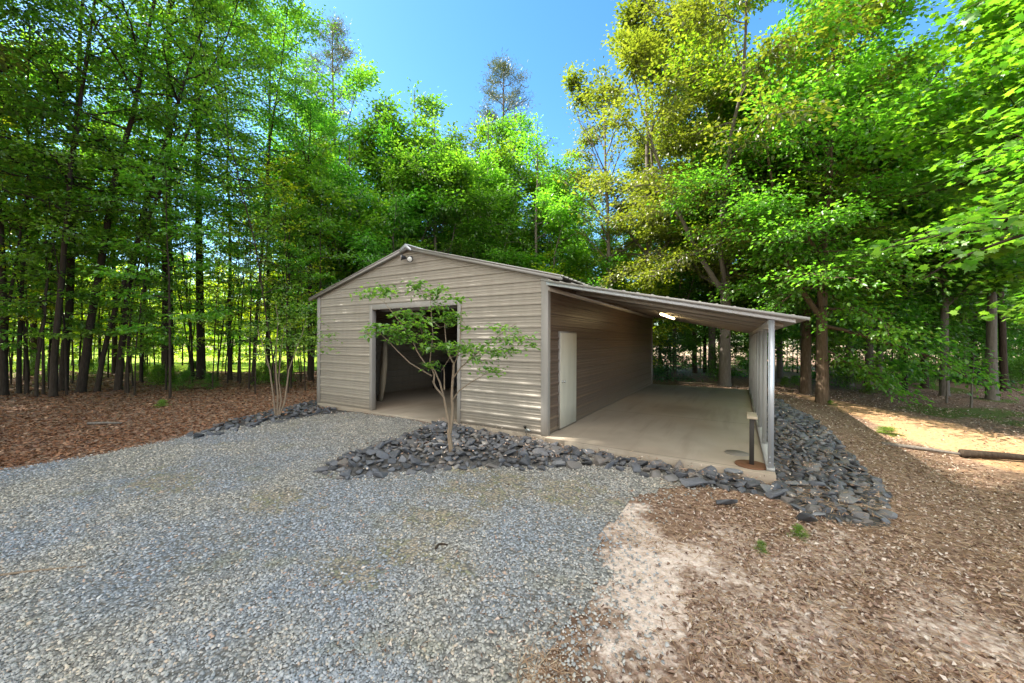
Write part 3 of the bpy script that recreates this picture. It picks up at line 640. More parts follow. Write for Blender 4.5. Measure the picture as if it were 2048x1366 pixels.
# ------------------------------------------------------------------ trees
def unit(v): return v / (np.linalg.norm(v) + 1e-9)
MAPLE = np.array([(0, 0), (.12, -.05), (.42, -.22), (.34, -.02), (.62, .18), (.46, .24), (.60, .52), (.36, .46), (.26, .62), (.12, .58), (0, 1.0), (-.12, .58), (-.26, .62), (-.36, .46), (-.60, .52), (-.46, .24), (-.62, .18), (-.34, -.02), (-.42, -.22), (-.12, -.05)])
def lobed(P, ax, nm, size, r):
    n = len(P); ax = ax / np.linalg.norm(ax, axis=1, keepdims=True); sd = np.cross(nm, ax); sd /= np.linalg.norm(sd, axis=1, keepdims=True) + 1e-9; nn = np.cross(ax, sd)
    q = MAPLE; k = len(q); bend = r.uniform(.0, .35, (n, 1))
    V = P[:, None] + size[:, None, None] * (sd[:, None] * q[None, :, 0, None] + ax[:, None] * q[None, :, 1, None] - nn[:, None] * (bend * (q[None, :, 0] ** 2 * 1.2 + q[None, :, 1] ** 2 * .5))[:, :, None])
    c = P + size[:, None] * ax * .3; V = np.concatenate([c[:, None], V], 1); b = (np.arange(n) * (k + 1))[:, None, None]; i = np.arange(k)
    T = (b + np.stack([np.zeros(k, int), 1 + i, 1 + (i + 1) % k], -1)[None]).reshape(-1, 3)
    return V.reshape(-1, 3), T
def grow(seed, Ht, r0, cb, R, nl, nsub, nleaf, lsize, lm, bm_, lean=(0, 0), bend=0., up=(.1, .9), droop=.25, prof=lambda s: (.55 + .75 * s) * (1 - s ** 2.2) + .12, flat=.3, cl=.42, fork=0, shape='leaf', wig=.035, trunk_k=9, twigs=True, ncl=3, bare=0., lead=0, spread=.5):
    r = np.random.default_rng(seed); lines = []
    n = 14; tt_ = np.linspace(0, 1, n)
    tp_ = np.stack([lean[0] * tt_ ** (1 + bend) * Ht, lean[1] * tt_ ** (1 + bend) * Ht, tt_ * Ht], -1)
    w1 = np.cumsum(r.normal(0, wig * Ht / n, (n, 2)), 0); tp_[:, :2] += w1 * tt_[:, None] ** .5
    rad = r0 * (1 - tt_ * .93) ** .85; rad[0] *= 1.45; tp_[0, 2] -= .15
    tp_ = np.insert(tp_, 1, tp_[0] * .8 + tp_[1] * .2 + 0, 0); rad = np.insert(rad, 1, r0 * 1.08); tt_ = np.insert(tt_, 1, .02)
    lines.append((tp_, rad, trunk_k))
    def trunk_at(t): return np.array([np.interp(t, tt_, tp_[:, i]) for i in range(3)]), float(np.interp(t, tt_, rad))
    stems = [(trunk_at, cb, 1.)]
    for q in range(lead):
        ts = r.uniform(.2, .42); b0, br = trunk_at(ts); aa = q * 6.283 / lead + r.normal(0, .4); ll = Ht * r.uniform(.42, .6); m = 9; u = np.linspace(0, 1, m); out = spread * r.uniform(.7, 1.2)
        pl = b0 + np.stack([math.cos(aa) * out * ll * u ** .8, math.sin(aa) * out * ll * u ** .8, ll * u ** 1.1], -1); pl[1:] += np.cumsum(r.normal(0, .02 * ll, (m - 1, 3)), 0) * .6; rl = br * .62 * (1 - u * .9); lines.append((pl, rl, 6))
        stems.append(((lambda t, pl=pl, rl=rl, u=u: (np.array([np.interp(t, u, pl[:, a]) for a in range(3)]), float(np.interp(t, u, rl)))), .12, .78))
    C = []                                  # leaf cluster: centre, axis dir, radius, weight
    for i in range(nl):
        s = (i + r.uniform(.1, .9)) / nl; st_, cb1, ls = stems[i % len(stems)]; t = cb1 + (1 - cb1) * s * .97; p0, tr_ = st_(t)
        L = max(.35, ls * R * prof(s) * r.uniform(.6, 1.25)); az_ = i * 2.399 + r.normal(0, .35)
        e = up[0] + (up[1] - up[0]) * s + r.normal(0, .12)
        m = 7; u = np.linspace(0, 1, m); d = np.array([math.cos(az_) * math.cos(e), math.sin(az_) * math.cos(e), math.sin(e)])
        side = unit(np.cross(d, [0, 0, 1])); pp = p0 + d * L * u[:, None]; pp[:, 2] -= droop * L * u ** 2; pp += side * (np.cumsum(r.normal(0, .05, m)) * L * .5 * u)[:, None]; pp[1:-1, 2] += r.normal(0, .025 * L, m - 2)
        lr = min(tr_ * .62, .012 + L * .017); lines.append((pp, lr * (1 - u * .85) + .003, 5))
        for j in range(nsub):
            uu_ = .2 + .8 * (j + r.random()) / nsub; q0 = np.array([np.interp(uu_, u, pp[:, a]) for a in range(3)])
            sg = 1 if j % 2 else -1; a2 = sg * r.uniform(.5, 1.15) * (1.15 - uu_ * .5); dh = unit(pp[-1] - p0); ca, sa = math.cos(a2), math.sin(a2)
            d2 = np.array([dh[0] * ca - dh[1] * sa, dh[0] * sa + dh[1] * ca, dh[2] * .5 + r.normal(.05, .16)]); d2 = unit(d2); l2 = L * r.uniform(.25, .5) * (1.15 - .5 * uu_) + .15
            v = np.linspace(0, 1, 4); q = q0 + d2 * l2 * v[:, None]; q[:, 2] -= droop * .6 * l2 * v ** 2; q[1:] += r.normal(0, .04 * l2, (3, 3))
            if twigs: lines.append((q, (lr * .35 * (1 - v * .8) + .002), 3))
            if r.random() < bare: continue
            for c in range(ncl):
                vv = (c + r.uniform(.2, 1.)) / ncl; qc = np.array([np.interp(vv, v, q[:, a]) for a in range(3)]); C.append((qc, d2, cl * r.uniform(.6, 1.25)))
        for c in range(2):
            if r.random() >= bare: C.append((pp[-1 - c], unit(pp[-1] - pp[-3]), cl * r.uniform(.7, 1.2)))
    for st_, cb1, ls in stems:
        for tq in (.82, .9, .96, 1.): C.append((st_(tq)[0], np.array([.1, .1, .9]), cl * .9))
    Cc = np.array([c[0] for c in C]); Cd = np.array([c[1] for c in C]); Cr = np.array([c[2] for c in C])
    ix = r.choice(len(C), nleaf, p=Cr ** 2 / (Cr ** 2).sum()); g = r.normal(0, .5, (nleaf, 3))
    sdv = np.cross(Cd, [0, 0, 1.]); sdv /= np.linalg.norm(sdv, axis=1, keepdims=True) + 1e-9; upv = np.cross(sdv, Cd)
    off = g[:, 0:1] * Cd[ix] * 1.15 + g[:, 1:2] * sdv[ix] * .85 + g[:, 2:3] * upv[ix] * flat
    P = Cc[ix] + off * Cr[ix][:, None]
    ax = unit_rows(Cd[ix] * .7 + off * np.array([1, 1, .4]) + r.normal(0, .35, (nleaf, 3)) + np.array([0, 0, -.25]))
    nm = unit_rows(np.stack([r.normal(0, .42, nleaf), r.normal(0, .42, nleaf), np.ones(nleaf)], -1) + .35 * off)
    sz = lsize * r.uniform(.65, 1.25, nleaf)
    if shape == 'maple': V, T = lobed(P, ax, nm, sz * .8, r)
    elif shape == 'needle':
        ax = unit_rows(r.normal(0, 1, (nleaf, 3)) + Cd[ix] * .8 + np.array([0, 0, .5])); V, T = leaf_tris(P, ax, unit_rows(r.normal(0, 1, (nleaf, 3))), sz, np.full(nleaf, .13), np.zeros(nleaf))
    else: V, T = leaf_tris(P, ax, nm, sz, r.uniform(.5, .75, nleaf), r.uniform(.1, .5, nleaf))
    return tubes_mesh('trunk', lines, bm_), np_mesh('crown', V, [T], lm)
def unit_rows(v): return v / (np.linalg.norm(v, axis=1, keepdims=True) + 1e-9)
def place_tree(meshes, x, y, label, group=None, name='broadleaf_tree', rz=0., s=1., sz=None, cat='tree', dz=0.):
    o = empty(name, (x, y, float(H(x, y)) + dz), rz); o.scale = (s, s, sz or s); tag(o, label, cat, group)
    link('trunk', meshes[0], o); link('crown', meshes[1], o); return o
LEAN = RGT
# --- left row: each its own trunk
row = [ # px, depth, radius, height, lean to the right, bend, crown base, label
    (7, 13.0, .15, 19, .00, 0, .30, 'straight dark trunk tree at the left edge of the photo'),
    (38, 13.4, .09, 15, .03, 0, .28, 'slim dark tree second from the left edge, right of the edge trunk'),
    (107, 12.8, .13, 17, .09, .3, .30, 'dark tree standing left of and touching its thicker neighbour at the far left'),
    (126, 14.2, .17, 20, .03, 0, .32, 'thick dark trunk tree at the far left, right of a pair of close trunks'),
    (161, 13.8, .17, 19, .19, .2, .34, 'sturdy tree with a dark trunk leaning right, nearest the lit leaf strip'),
    (193, 14.0, .11, 16, .33, .35, .36, 'slender tree leaning strongly right beside the sturdy leaning trunk'),
    (236, 14.4, .15, 17, .24, .5, .36, 'curved trunk tree left of the big straight pines, bowing right'),
    (283, 17.0, .09, 15, .03, 0, .30, 'slim upright tree left of the thickest trunk in the left woods'),
    (336, 17.2, .30, 24, .00, 0, .36, 'thickest straight trunk tree in the left woods'),
    (403, 18.6, .25, 24, -.01, 0, .40, 'second thickest straight trunk tree, right of the thickest one'),
    (461, 18.5, .12, 19, -.03, 0, .32, 'medium forked tree right of the two thickest straight trunks'),
    (505, 16.8, .10, 18, .08, 0, .34, 'slim tree leaning slightly right midway to the garage'),
    (536, 19.5, .16, 19, .00, 0, .34, 'straight dark tree behind the pale multi stemmed shrub'),
    (621, 18.5, .18, 13.5, .00, 0, .26, 'dark trunk tree beside the left eave of the garage'),
]
for i, (px, dp, r0, ht, ln, bd_, cb_, lab) in enumerate(row):
    x, y = W(px, dp); ms = grow(200 + i, ht, r0 * .74, cb_ * 1.0, 3.0 + 1.3 * (r0 > .15), 30, 6, 9500, .125, [L_light, L_maple, L_light][i % 3], B_dark, (LEAN[0] * ln, LEAN[1] * ln), bd_, (.05, .8), .12, flat=.26, cl=.55, wig=.05 if i not in (8, 9, 12) else .012)
    place_tree(ms, x, y, lab, 'row of trees along the left woods', 'forest_tree')
# --- shared kinds
K = {
 'sap': [grow(300 + i, 6.5 + i, .035 + .006 * i, .22, 1.5, 13, 4, 2200, .12, [L_light, L_maple, L_light][i % 3], B_dark, (.05 * (i - 1), .03 * i), .4, (.0, .6), .12, flat=.2, cl=.36, wig=.05, trunk_k=6) for i in range(4)],
 'fill': [grow(320 + i, 15 + i, .13, .2, 3.3, 40, 6, 15000, .16, [L_light, L_yellow, L_maple][i % 3], B_dark, (0, 0), 0, (.0, .8), .15, flat=.5, cl=.62, lead=2, spread=.3) for i in range(4)],
 'broad': [grow(340 + i, 14.5 + 1.2 * i, .17, .14, 3.6, 64, 6, 26000, .20, [L_maple, L_yellow, L_maple, L_light][i], B_grey, (0, 0), 0, (-.1, 1.0), .2, lambda s: .5 + .5 * math.sin(3.1 * min(1, s * 1.05 + .05)), flat=.6, cl=.62, lead=4, spread=.42) for i in range(4)],
 'pine': [grow(360 + i, 24 - 2 * i, .22, .45, 3.3, 36, 5, 15000, .26, L_pine, B_red, (.01, 0), 0, (-.05, .75), .0, lambda s: (1.05 - s) * 1.05 + .2, flat=.7, cl=.5, shape='needle', wig=.02) for i in range(2)],
 'far': [grow(380 + i, 15 + 2 * i, .25, .02, 5.2, 34, 5, 8500, .36, [L_glow, L_light, L_yellow][i], B_dark, (0, 0), 0, (-.15, .8), .2, flat=.45, cl=.95, twigs=False, lead=3, spread=.45) for i in range(3)],
 'oak': [grow(400 + i, 19 + 3 * i, .2, .34, 4.4, 60, 6, 38000, .165, L_olive, B_grey, (.02, .01), 0, (.15, 1.0), .3, flat=.55, cl=.5, bare=.1, lead=4, spread=.4) for i in range(2)],
 'stem': [grow(440 + i, 8 + i, .032, .25, 1.2, 20, 4, 1100, .11, [L_glow, L_light][i % 2], B_dark, (.13 * (i - 1.5), .04 * (i % 2)), .5, (.2, .9), .05, flat=.2, cl=.3, wig=.07, trunk_k=5) for i in range(4)],
 'under': [grow(430 + i, 5.5 + i, .05, .03, 2.3, 34, 5, 4300, .17, [L_glow, L_maple, L_glow][i], B_dark, (0, 0), 0, (-.1, .9), .2, lambda s: .5 + .5 * math.sin(3.1 * s), flat=.4, cl=.5, trunk_k=5, lead=3, spread=.5) for i in range(3)],
 'bush': [grow(420 + i, 1.7, .02, .02, 1.2, 22, 5, 3200, .10, [L_blue, L_maple, L_yellow][i], B_dark, (0, 0), 0, (.2, 1.1), .2, lambda s: 1 - .5 * s, flat=.6, cl=.3, trunk_k=5) for i in range(3)],
}
rr_ = random.Random(11)
# understorey saplings in the left woods
for i in range(38):
    px = rr_.uniform(-60, 640); dp = rr_.uniform(13.2, 24) if i % 3 else rr_.uniform(12, 15); x, y = W(px, dp)
    if x > -8.6 and y > -2.5: continue
    place_tree(K['sap'][i % 4], x, y, 'thin leafy sapling among the larger dark trunks of the left woods', 'saplings in the left woods', 'sapling', rr_.uniform(0, 6.28), rr_.uniform(.75, 1.3), cat='sapling')
for i in range(46):
    px = rr_.uniform(-40, 640); dp = rr_.uniform(13, 23); x, y = W(px, dp)
    if x > -8.8 and y > -2.5: continue
    place_tree(K['stem'][i % 4], x, y, 'very thin bare stemmed sapling with few leaves in the left woods', 'thin stems in the left woods', 'sapling', rr_.uniform(0, 6.28), rr_.uniform(.7, 1.3), cat='sapling')
for i in range(24):
    px = rr_.uniform(-30, 625); dp = rr_.uniform(14.5, 25); x, y = W(px, dp)
    place_tree(K['bush'][1 + i % 2], x, y, 'low leafy shrub on the forest floor between the trunks of the left woods', 'low shrubs in the left woods', 'shrub', rr_.uniform(0, 6.28), rr_.uniform(.2, .5), cat='shrub')
for i in range(22):
    px = rr_.uniform(1300, 2060); dp = rr_.uniform(18, 30); x, y = W(px, dp)
    place_tree(K['bush'][1], x, y, 'low leafy shrub on the shaded floor of the right woods', 'low shrubs in the right woods', 'shrub', rr_.uniform(0, 6.28), rr_.uniform(.3, .8), cat='shrub')
for i, px in enumerate(range(655, 1330, 52)):
    dp = rr_.uniform(18.5, 22); x, y = W(px, dp)
    if x < 4.2 and y < 13: y = 13.2
    place_tree(K['under'][i % 3], x, y, 'bushy young tree close behind the garage, below the taller crowns', 'young trees behind the garage', 'young_tree', rr_.uniform(0, 6.28), rr_.uniform(.8, 1.15))
for i in range(30):
    px = -120 + i * 26 + rr_.uniform(-15, 15); dp = rr_.uniform(24.5, 34); x, y = W(px, dp)
    place_tree(K['under'][2 * (i % 2)], x, y, 'bushy yellow green young tree lit from behind at the edge of the lawn', 'young trees along the lawn edge', 'young_tree', rr_.uniform(0, 6.28), rr_.uniform(.55, 1.25))
for i in range(44):
    px = 1310 + i * 18 + rr_.uniform(-20, 20); dp = rr_.uniform(21, 34); x, y = W(px, dp)
    place_tree(K['under'][1], x, y, 'bushy young tree in the shade of the right woods before the pale field', 'young trees in the right woods', 'young_tree', rr_.uniform(0, 6.28), rr_.uniform(.5, 1.0))
# second and third ranks on the left
for i, (px, dp) in enumerate([(-60, 16), (70, 20), (230, 21), (580, 23), (-160, 17), (620, 28)]):
    x, y = W(px, dp); place_tree(K['fill'][i % 4], x, y, 'leafy tree standing in the second rank behind the left row of trunks', 'second rank of the left woods', 'forest_tree', rr_.uniform(0, 6.28), rr_.uniform(.95, 1.25))
# unseen trees added left of the drive so their crowns shade the gravel
for i, (x, y) in enumerate([(-21, -8), (-16.5, -8.6), (-12.5, -9.8), (-15, -12), (-18, -14.5), (-12.5, -16.5), (-9, -17), (-23, -11), (-10.5, -21), (-14, -19), (-22, -17)]):
    place_tree(K['oak'][i % 2] if i < 3 else K['fill'][i % 4], x, y, 'tall leafy tree out of view left of the gravel drive, added to shade it', 'unseen shade trees left of the drive', 'forest_tree', i * 1.3, 1.35, 1.5 if i < 3 else 1.6)
# behind the garage
behind = [(655, 25, 'broad', 0, .96), (700, 21, 'broad', 1, .88), (745, 27, 'fill', 1, .98), (785, 20.5, 'broad', 0, .86), (830, 25, 'broad', 2, 1.10), (875, 21, 'broad', 3, .80), (925, 26, 'broad', 1, .98),
          (975, 22.5, 'broad', 2, .90), (1030, 27, 'broad', 1, 1.06), (1070, 22, 'broad', 3, .80), (1110, 27, 'broad', 0, .86), (1160, 22, 'broad', 1, .58), (1205, 26, 'broad', 3, .68), (1320, 27, 'broad', 0, .75), (1350, 21, 'broad', 2, .62), (1250, 30, 'broad', 1, .62)]
for i, (px, dp, k, v, s) in enumerate(behind):
    x, y = W(px, dp); place_tree(K[k][v], x, y, 'leafy green tree in the tree line rising behind the garage roof', 'tree line behind the garage', 'broadleaf_tree', i * 1.9, s)
x, y = W(665, 30); place_tree(K['pine'][0], x, y, 'tall dark pine rising above the trees at the left of the sky gap', None, 'pine_tree', .4, 1.12)
x, y = W(1005, 31); place_tree(K['pine'][1], x, y, 'dark pine with a pointed top in the middle of the skyline', None, 'pine_tree', 2.1, 1.13)
x, y = W(1300, 19.5); place_tree(K['oak'][0], x, y, 'tall olive leaved oak with forked bare stems behind the carport roof', None, 'oak_tree', 3.4, .98)
x, y = W(1425, 21); place_tree(K['oak'][1], x, y, 'tall olive leaved oak right of the forked one, reaching the top of the photo', None, 'oak_tree', 2.6, 1.0)
oak3 = grow(404, 20, .24, .3, 5.0, 84, 6, 52000, .16, L_olive, B_grey, (-.02, -.02), 0, (-.1, 1.0), .3, flat=.5, cl=.6, lead=5, spread=.55)
x, y = W(1450, 17); place_tree(oak3, x, y, 'spreading olive leaved oak whose dense crown closes the top of the photo above the carport', None, 'oak_tree', .9, 1.0)
dead = grow(450, 15.5, .14, .30, 3.4, 22, 7, 1500, .14, L_olive, B_grey, (-.05, -.02), .3, (.5, 1.15), -.05, flat=.5, cl=.35, bare=.55)
x, y = W(1228, 19); place_tree(dead, x, y, 'nearly bare grey tree with thin upright twigs against the blue sky', None, 'bare_tree', 0, 1.0)
# right side
big = grow(460, 15, .2, .13, 4.6, 80, 7, 48000, .15, L_light, B_red, (0, 0), 0, (-.2, .95), .25, lambda s: .55 + .45 * math.sin(3.1 * s), flat=.45, cl=.62, lead=4, spread=.42)
x, y = on_z(1645, 800, -.28); place_tree(big, x, y, 'large leafy maple with a reddish trunk in sun, right of the carport', None, 'maple_tree', .3, 1.)
big2 = grow(461, 17, .19, .16, 4.6, 80, 7, 44000, .15, L_yellow, B_red, (.01, .02), 0, (-.15, .95), .25, lambda s: .55 + .45 * math.sin(3.1 * s), flat=.45, cl=.62, lead=4, spread=.42)
x, y = on_z(1612, 786, -.28); place_tree(big2, x, y, 'large leafy tree with a shaded trunk just behind the sunlit maple trunk', None, 'maple_tree', 1.3, 1.)
near = grow(470, 11.5, .2, .29, 6.6, 60, 9, 26000, .18, L_light, B_dark, (0, 0), 0, (.08, .95), .2, flat=.3, cl=.58, shape='maple', lead=2, spread=.3)
place_tree(near, 10.4, 3.2, 'near tree with broad lobed leaves whose branches fill the upper right of the photo', None, 'maple_tree', 2.2, 1.)
near2 = grow(471, 14, .2, .27, 5.6, 60, 9, 22000, .19, L_yellow, B_dark, (0, 0), 0, (.08, 1.0), .2, flat=.4, cl=.6, shape='maple', lead=2, spread=.3)
place_tree(near2, 11.2, 8.0, 'tree with lobed leaves beyond the near one, above the shaded right ground', None, 'maple_tree', .9, 1.)
rights = [(1610, 16.5, 'broad', 2, 1.0), (1545, 19, 'broad', 0, .9), (1560, 22, 'broad', 1, 1.0), (1700, 19, 'broad', 2, .95), (1760, 22, 'broad', 3, 1.0), (1850, 18, 'fill', 0, 1.05), (1930, 21, 'broad', 0, 1.0), (2010, 17, 'fill', 3, 1.0), (1420, 24, 'broad', 2, .8), (2080, 20, 'broad', 1, 1.0), (1800, 27, 'fill', 2, 1.1), (1650, 29, 'fill', 1, 1.1), (1740, 16.5, 'broad', 0, .8), (1890, 15.5, 'broad', 2, .85), (1970, 24, 'broad', 2, 1.0), (2050, 26, 'fill', 0, 1.0)]
for i, (px, dp, k, v, s) in enumerate(rights):
    x, y = W(px, dp); place_tree(K[k][v], x, y, 'leafy tree in the woods right of the carport, behind the big maples', 'trees of the right woods', 'broadleaf_tree', i * 2.1, s)
# far woods beyond lawn and field
for i in range(34):
    px = -350 + i * 88 + rr_.uniform(-30, 30); dp = rr_.uniform(62, 80) if px < 650 else rr_.uniform(75, 95)
    x, y = W(px, dp); place_tree(K['far'][i % 3], x, y, 'bushy sunlit tree far off beyond the lawn and the field', 'far trees beyond the clearing', 'broadleaf_tree', rr_.uniform(0, 6.28), rr_.uniform(.9, 1.2))
for i in range(34):
    px = -160 + i * 25 + rr_.uniform(-14, 14); x, y = W(px, rr_.uniform(46, 60)); place_tree(K['far'][i % 3], x, y, 'low bushy tree on the far side of the sunlit lawn', 'bushes beyond the lawn', 'broadleaf_tree', rr_.uniform(0, 6.28), rr_.uniform(.35, .55), cat='bush')
# bushes
x, y = W(1335, 19.5); place_tree(K['bush'][0], x, y, 'bluish green bush behind the back end of the carport', None, 'bush', 0, 1.15, cat='bush')
for i, (px, py) in enumerate([(1590, 772), (1570, 778), (1615, 768)]):
    x, y = on_z(px, py, -.3); place_tree(K['bush'][2], x, y, 'low bright green plant in sun left of the maple trunk', 'low plants by the maple trunk', 'small_plant', i, .22, cat='plant')
for i, (px, py, lab) in enumerate([(1775, 852, 'low green weed clump on the sunny dirt edge'), (1660, 803, 'tiny green plant in front of the sunlit maple trunk'), (1740, 785, 'dim green plant on the shaded right ground'), (325, 815, 'small green seedling on the red leaf litter left of the gravel'), (1525, 1105, 'tiny green sprout in the dry leaves below the stones'), (1600, 1075, 'green weed tuft in the dry leaves nearest the stone bank')]):
    x, y = on_z(px, py, -.3 if px > 1630 else -.13); place_tree(K['bush'][2], x, y, lab, None, 'small_plant', i, [.24, .13, .3, .14, .05, .07][i], [.09, .08, .18, .1, .05, .06][i], cat='plant')
# thin stems on the right ground
for i, (px, py, ht, lab) in enumerate([(1894, 805, 2.2, 'mossy thin sapling stem with few leaves on the shaded right ground'), (1942, 812, 1.9, 'pale broken stake like sapling right of the mossy stem')]):
    x, y = on_z(px, py, -.35); ms = grow(480 + i, ht, .035, .55, .7, 8, 3, 220, .11, L_maple, B_grey, (.04 * i, 0), 0, (.1, .7), .1, flat=.2, cl=.25, trunk_k=7); place_tree(ms, x, y, lab, None, 'sapling', 0, 1, cat='sapling')
for i, (px, dp, r0) in enumerate([(1810, 17, .10), (1985, 14.5, .17), (1940, 22, .38), (1390, 24, .16), (1410, 24.5, .12), (1455, 20, .05), (1735, 20, .12), (1845, 21, .16)]):
    lab = ['slim trunk tree in shade left of the mossy sapling', 'grey trunk tree near the right edge of the photo', 'very wide flared dark trunk on the right shaded ground', 'sunlit brown trunk seen under the carport roof', 'thin trunk right beside the sunlit brown one under the carport roof', 'thin grey stem with a leaf tuft seen between the carport posts and the trunks', 'dark slim trunk behind the maples beside the pale field', 'dark trunk in shade left of the mossy sapling, farther off'][i]
    x, y = W(px, dp); ms = grow(490 + i, 11 + i % 3, r0, .3, 2.6, 20, 5, 4500, .15, [L_dark, L_maple][i % 2], [B_dark, B_grey, B_dark, B_red][i % 4], (.01, .01), 0, (.0, .8), .2, flat=.3, cl=.5); place_tree(ms, x, y, lab, None, 'forest_tree', i)

# --- the young tree in front of the doorway
def traced(depth, base, paths, bases_r):
    out = []
    for (pts, off0, off1), (ra, rb) in zip(paths, bases_r):
        n = len(pts); out.append((np.array([P3(px, py, depth + off0 + (off1 - off0) * k / (n - 1)) for k, (px, py) in enumerate(pts)]) - base, np.linspace(ra, rb, n), 7))
    return out
yx, yy = on_z(905, 906, -.02); yd = (yx - CAM[0]) * FWD[0] + (yy - CAM[1]) * FWD[1]; yb = np.array([yx, yy, float(H(yx, yy))])
paths = [([(905, 912), (901, 885), (898, 858)], 0, 0), ([(899, 862), (899, 845), (893, 820), (888, 794)], 0, 0), ([(888, 794), (872, 775), (866, 762)], 0, -.1),
         ([(868, 768), (869, 750), (863, 735), (860, 727), (862, 700), (866, 670), (863, 640), (861, 600), (861, 570)], 0, .1), ([(864, 752), (845, 741), (820, 726), (795, 702), (775, 680), (757, 664), (735, 668), (716, 666)], 0, -.5),
         ([(888, 794), (880, 765), (870, 742), (862, 728)], .03, .03), ([(852, 729), (840, 712), (833, 700), (826, 682), (808, 655), (790, 632), (768, 604), (745, 590)], .05, .5),
         ([(901, 866), (905, 840), (906, 815), (904, 795), (905, 770), (907, 745), (908, 726)], 0, .03), ([(908, 728), (898, 710), (893, 695), (890, 660), (888, 640)], .03, .3), ([(908, 730), (914, 716), (920, 690), (921, 640), (923, 612)], .03, .1),
         ([(906, 757), (922, 735), (945, 715), (972, 690), (1002, 668), (1034, 645)], .0, -.3), ([(905, 802), (918, 782), (940, 766), (968, 750), (995, 738)], 0, -.5), ([(889, 780), (889, 750), (888, 735)], .02, .02),
         ([(1000, 668), (1030, 668), (1062, 676)], -.3, -.35), ([(864, 700), (850, 676), (842, 660)], 0, -.2), ([(884, 740), (900, 715), (930, 706), (960, 708)], .02, -.4), ([(862, 640), (880, 655), (895, 650)], 0, -.15), ([(861, 600), (845, 585), (833, 570)], .1, .1), ([(861, 590), (885, 580), (905, 592)], .1, 0)]
rads = [(.042, .033), (.022, .019), (.018, .015), (.015, .004), (.012, .004), (.017, .014), (.012, .004), (.026, .02), (.014, .005), (.014, .006), (.013, .003), (.012, .003), (.011, .007), (.005, .002), (.006, .003), (.007, .003), (.005, .002), (.005, .002), (.005, .002)]
YT = tag(empty('young_tree', tuple(yb)), 'slender forked young tree with layered leaves growing in the stones before the garage doorway', 'young tree')
lines = traced(yd, yb, paths, rads); knots = np.vstack([l[0] for l in lines[3:]])
cl_ = [(748, 585, 36, 11, .5, 90), (775, 582, 22, 10, .5, 45), (832, 572, 22, 9, .1, 70), (876, 580, 20, 7, .05, 40), (908, 596, 18, 7, 0, 35), (860, 590, 30, 8, .1, 40), (760, 655, 26, 7, -.4, 60), (785, 662, 30, 9, -.3, 80), (800, 678, 25, 8, -.2, 60), (838, 648, 32, 9, -.15, 90), (845, 672, 24, 8, -.2, 60), (826, 628, 26, 8, .1, 60), (800, 626, 20, 6, .2, 34),
       (892, 640, 26, 10, .2, 80), (905, 628, 20, 6, .15, 40), (873, 693, 40, 8, -.2, 110), (915, 695, 30, 9, -.2, 70), (945, 698, 34, 9, -.3, 75), (862, 730, 18, 7, -.1, 34), (985, 702, 40, 9, -.35, 60), (1008, 655, 26, 7, -.3, 40), (1040, 676, 30, 8, -.35, 50), (1020, 700, 32, 6, -.35, 36), (985, 741, 30, 7, -.5, 42), (960, 720, 24, 6, -.35, 30), (1068, 690, 14, 5, -.35, 16), (735, 670, 14, 6, -.45, 12), (1000, 680, 24, 6, -.3, 30), (935, 655, 18, 6, .1, 20), (880, 612, 22, 7, .1, 36)]
LP, LA, LN = [], [], []
for px, py, wx, wy, off, n in cl_:
    n = int(n * 1.2); wy = wy * 1.5; c = P3(px, py, yd + off) - yb; k = yd / F; a = rng.normal(0, .55, (n, 3)); q = c + np.outer(a[:, 0] * wx * k, [*RGT, 0]) + np.outer(a[:, 1] * .16, [*FWD, 0]) + np.outer(a[:, 2] * wy * k * .8, [0, 0, 1])
    LP.append(q); LA.append(unit_rows(np.stack([rng.normal(0, 1, n), rng.normal(0, 1, n), rng.normal(-.2, .3, n)], -1))); kn_ = knots[np.argmin(((knots - c) ** 2).sum(1))]; lines.append((np.array([kn_, kn_ * .5 + c * .5 + [0, 0, .02], c]), np.array([.004, .003, .002]), 4)); [lines.append((np.array([c, (c + e) / 2 + [0, 0, .015], e]), np.array([.0022, .0016, .001]), 3)) for e in q[:9]]; LN.append(unit_rows(np.stack([rng.normal(0, .3, n), rng.normal(0, .3, n), np.ones(n)], -1)))
link('trunk', tubes_mesh('trunk', lines, B_pale), YT)
LP, LA, LN = map(np.vstack, (LP, LA, LN)); n = len(LP)
V, T = leaf_tris(LP, LA, LN, rng.uniform(.065, .115, n), rng.uniform(.5, .62, n), rng.uniform(.1, .4, n)); link('crown', np_mesh('crown', V, [T], L_young), YT)
# --- pale multi stemmed shrub by the left front corner
sx, sy = on_z(553, 832, -.12); sd_ = (sx - CAM[0]) * FWD[0] + (sy - CAM[1]) * FWD[1]; sb = np.array([sx, sy, float(H(sx, sy))])
SH = tag(empty('cane_shrub', tuple(sb)), 'pale multi stemmed shrub with feathery leaves left of the garage corner', 'shrub')
pth = [([(552, 835), (548, 800), (540, 740), (528, 695), (515, 660)], 0, -.3), ([(555, 835), (556, 790), (552, 740), (553, 690), (556, 640), (550, 600)], 0, .1), ([(557, 836), (563, 800), (558, 760), (562, 700), (570, 650)], 0, .2), ([(558, 836), (570, 805), (575, 765), (578, 740), (592, 700), (604, 670), (612, 640)], 0, 0), ([(559, 836), (566, 810), (574, 780)], .1, .1), ([(592, 705), (620, 700), (650, 695), (690, 690)], 0, -.4), ([(538, 735), (510, 690), (490, 680)], -.2, -.4)]
link('trunk', tubes_mesh('trunk', traced(sd_, sb, pth, [(.024, .008), (.026, .006), (.022, .006), (.024, .005), (.016, .008), (.006, .002), (.006, .002)]), B_pale), SH)
LP, LA, LN = [], [], []
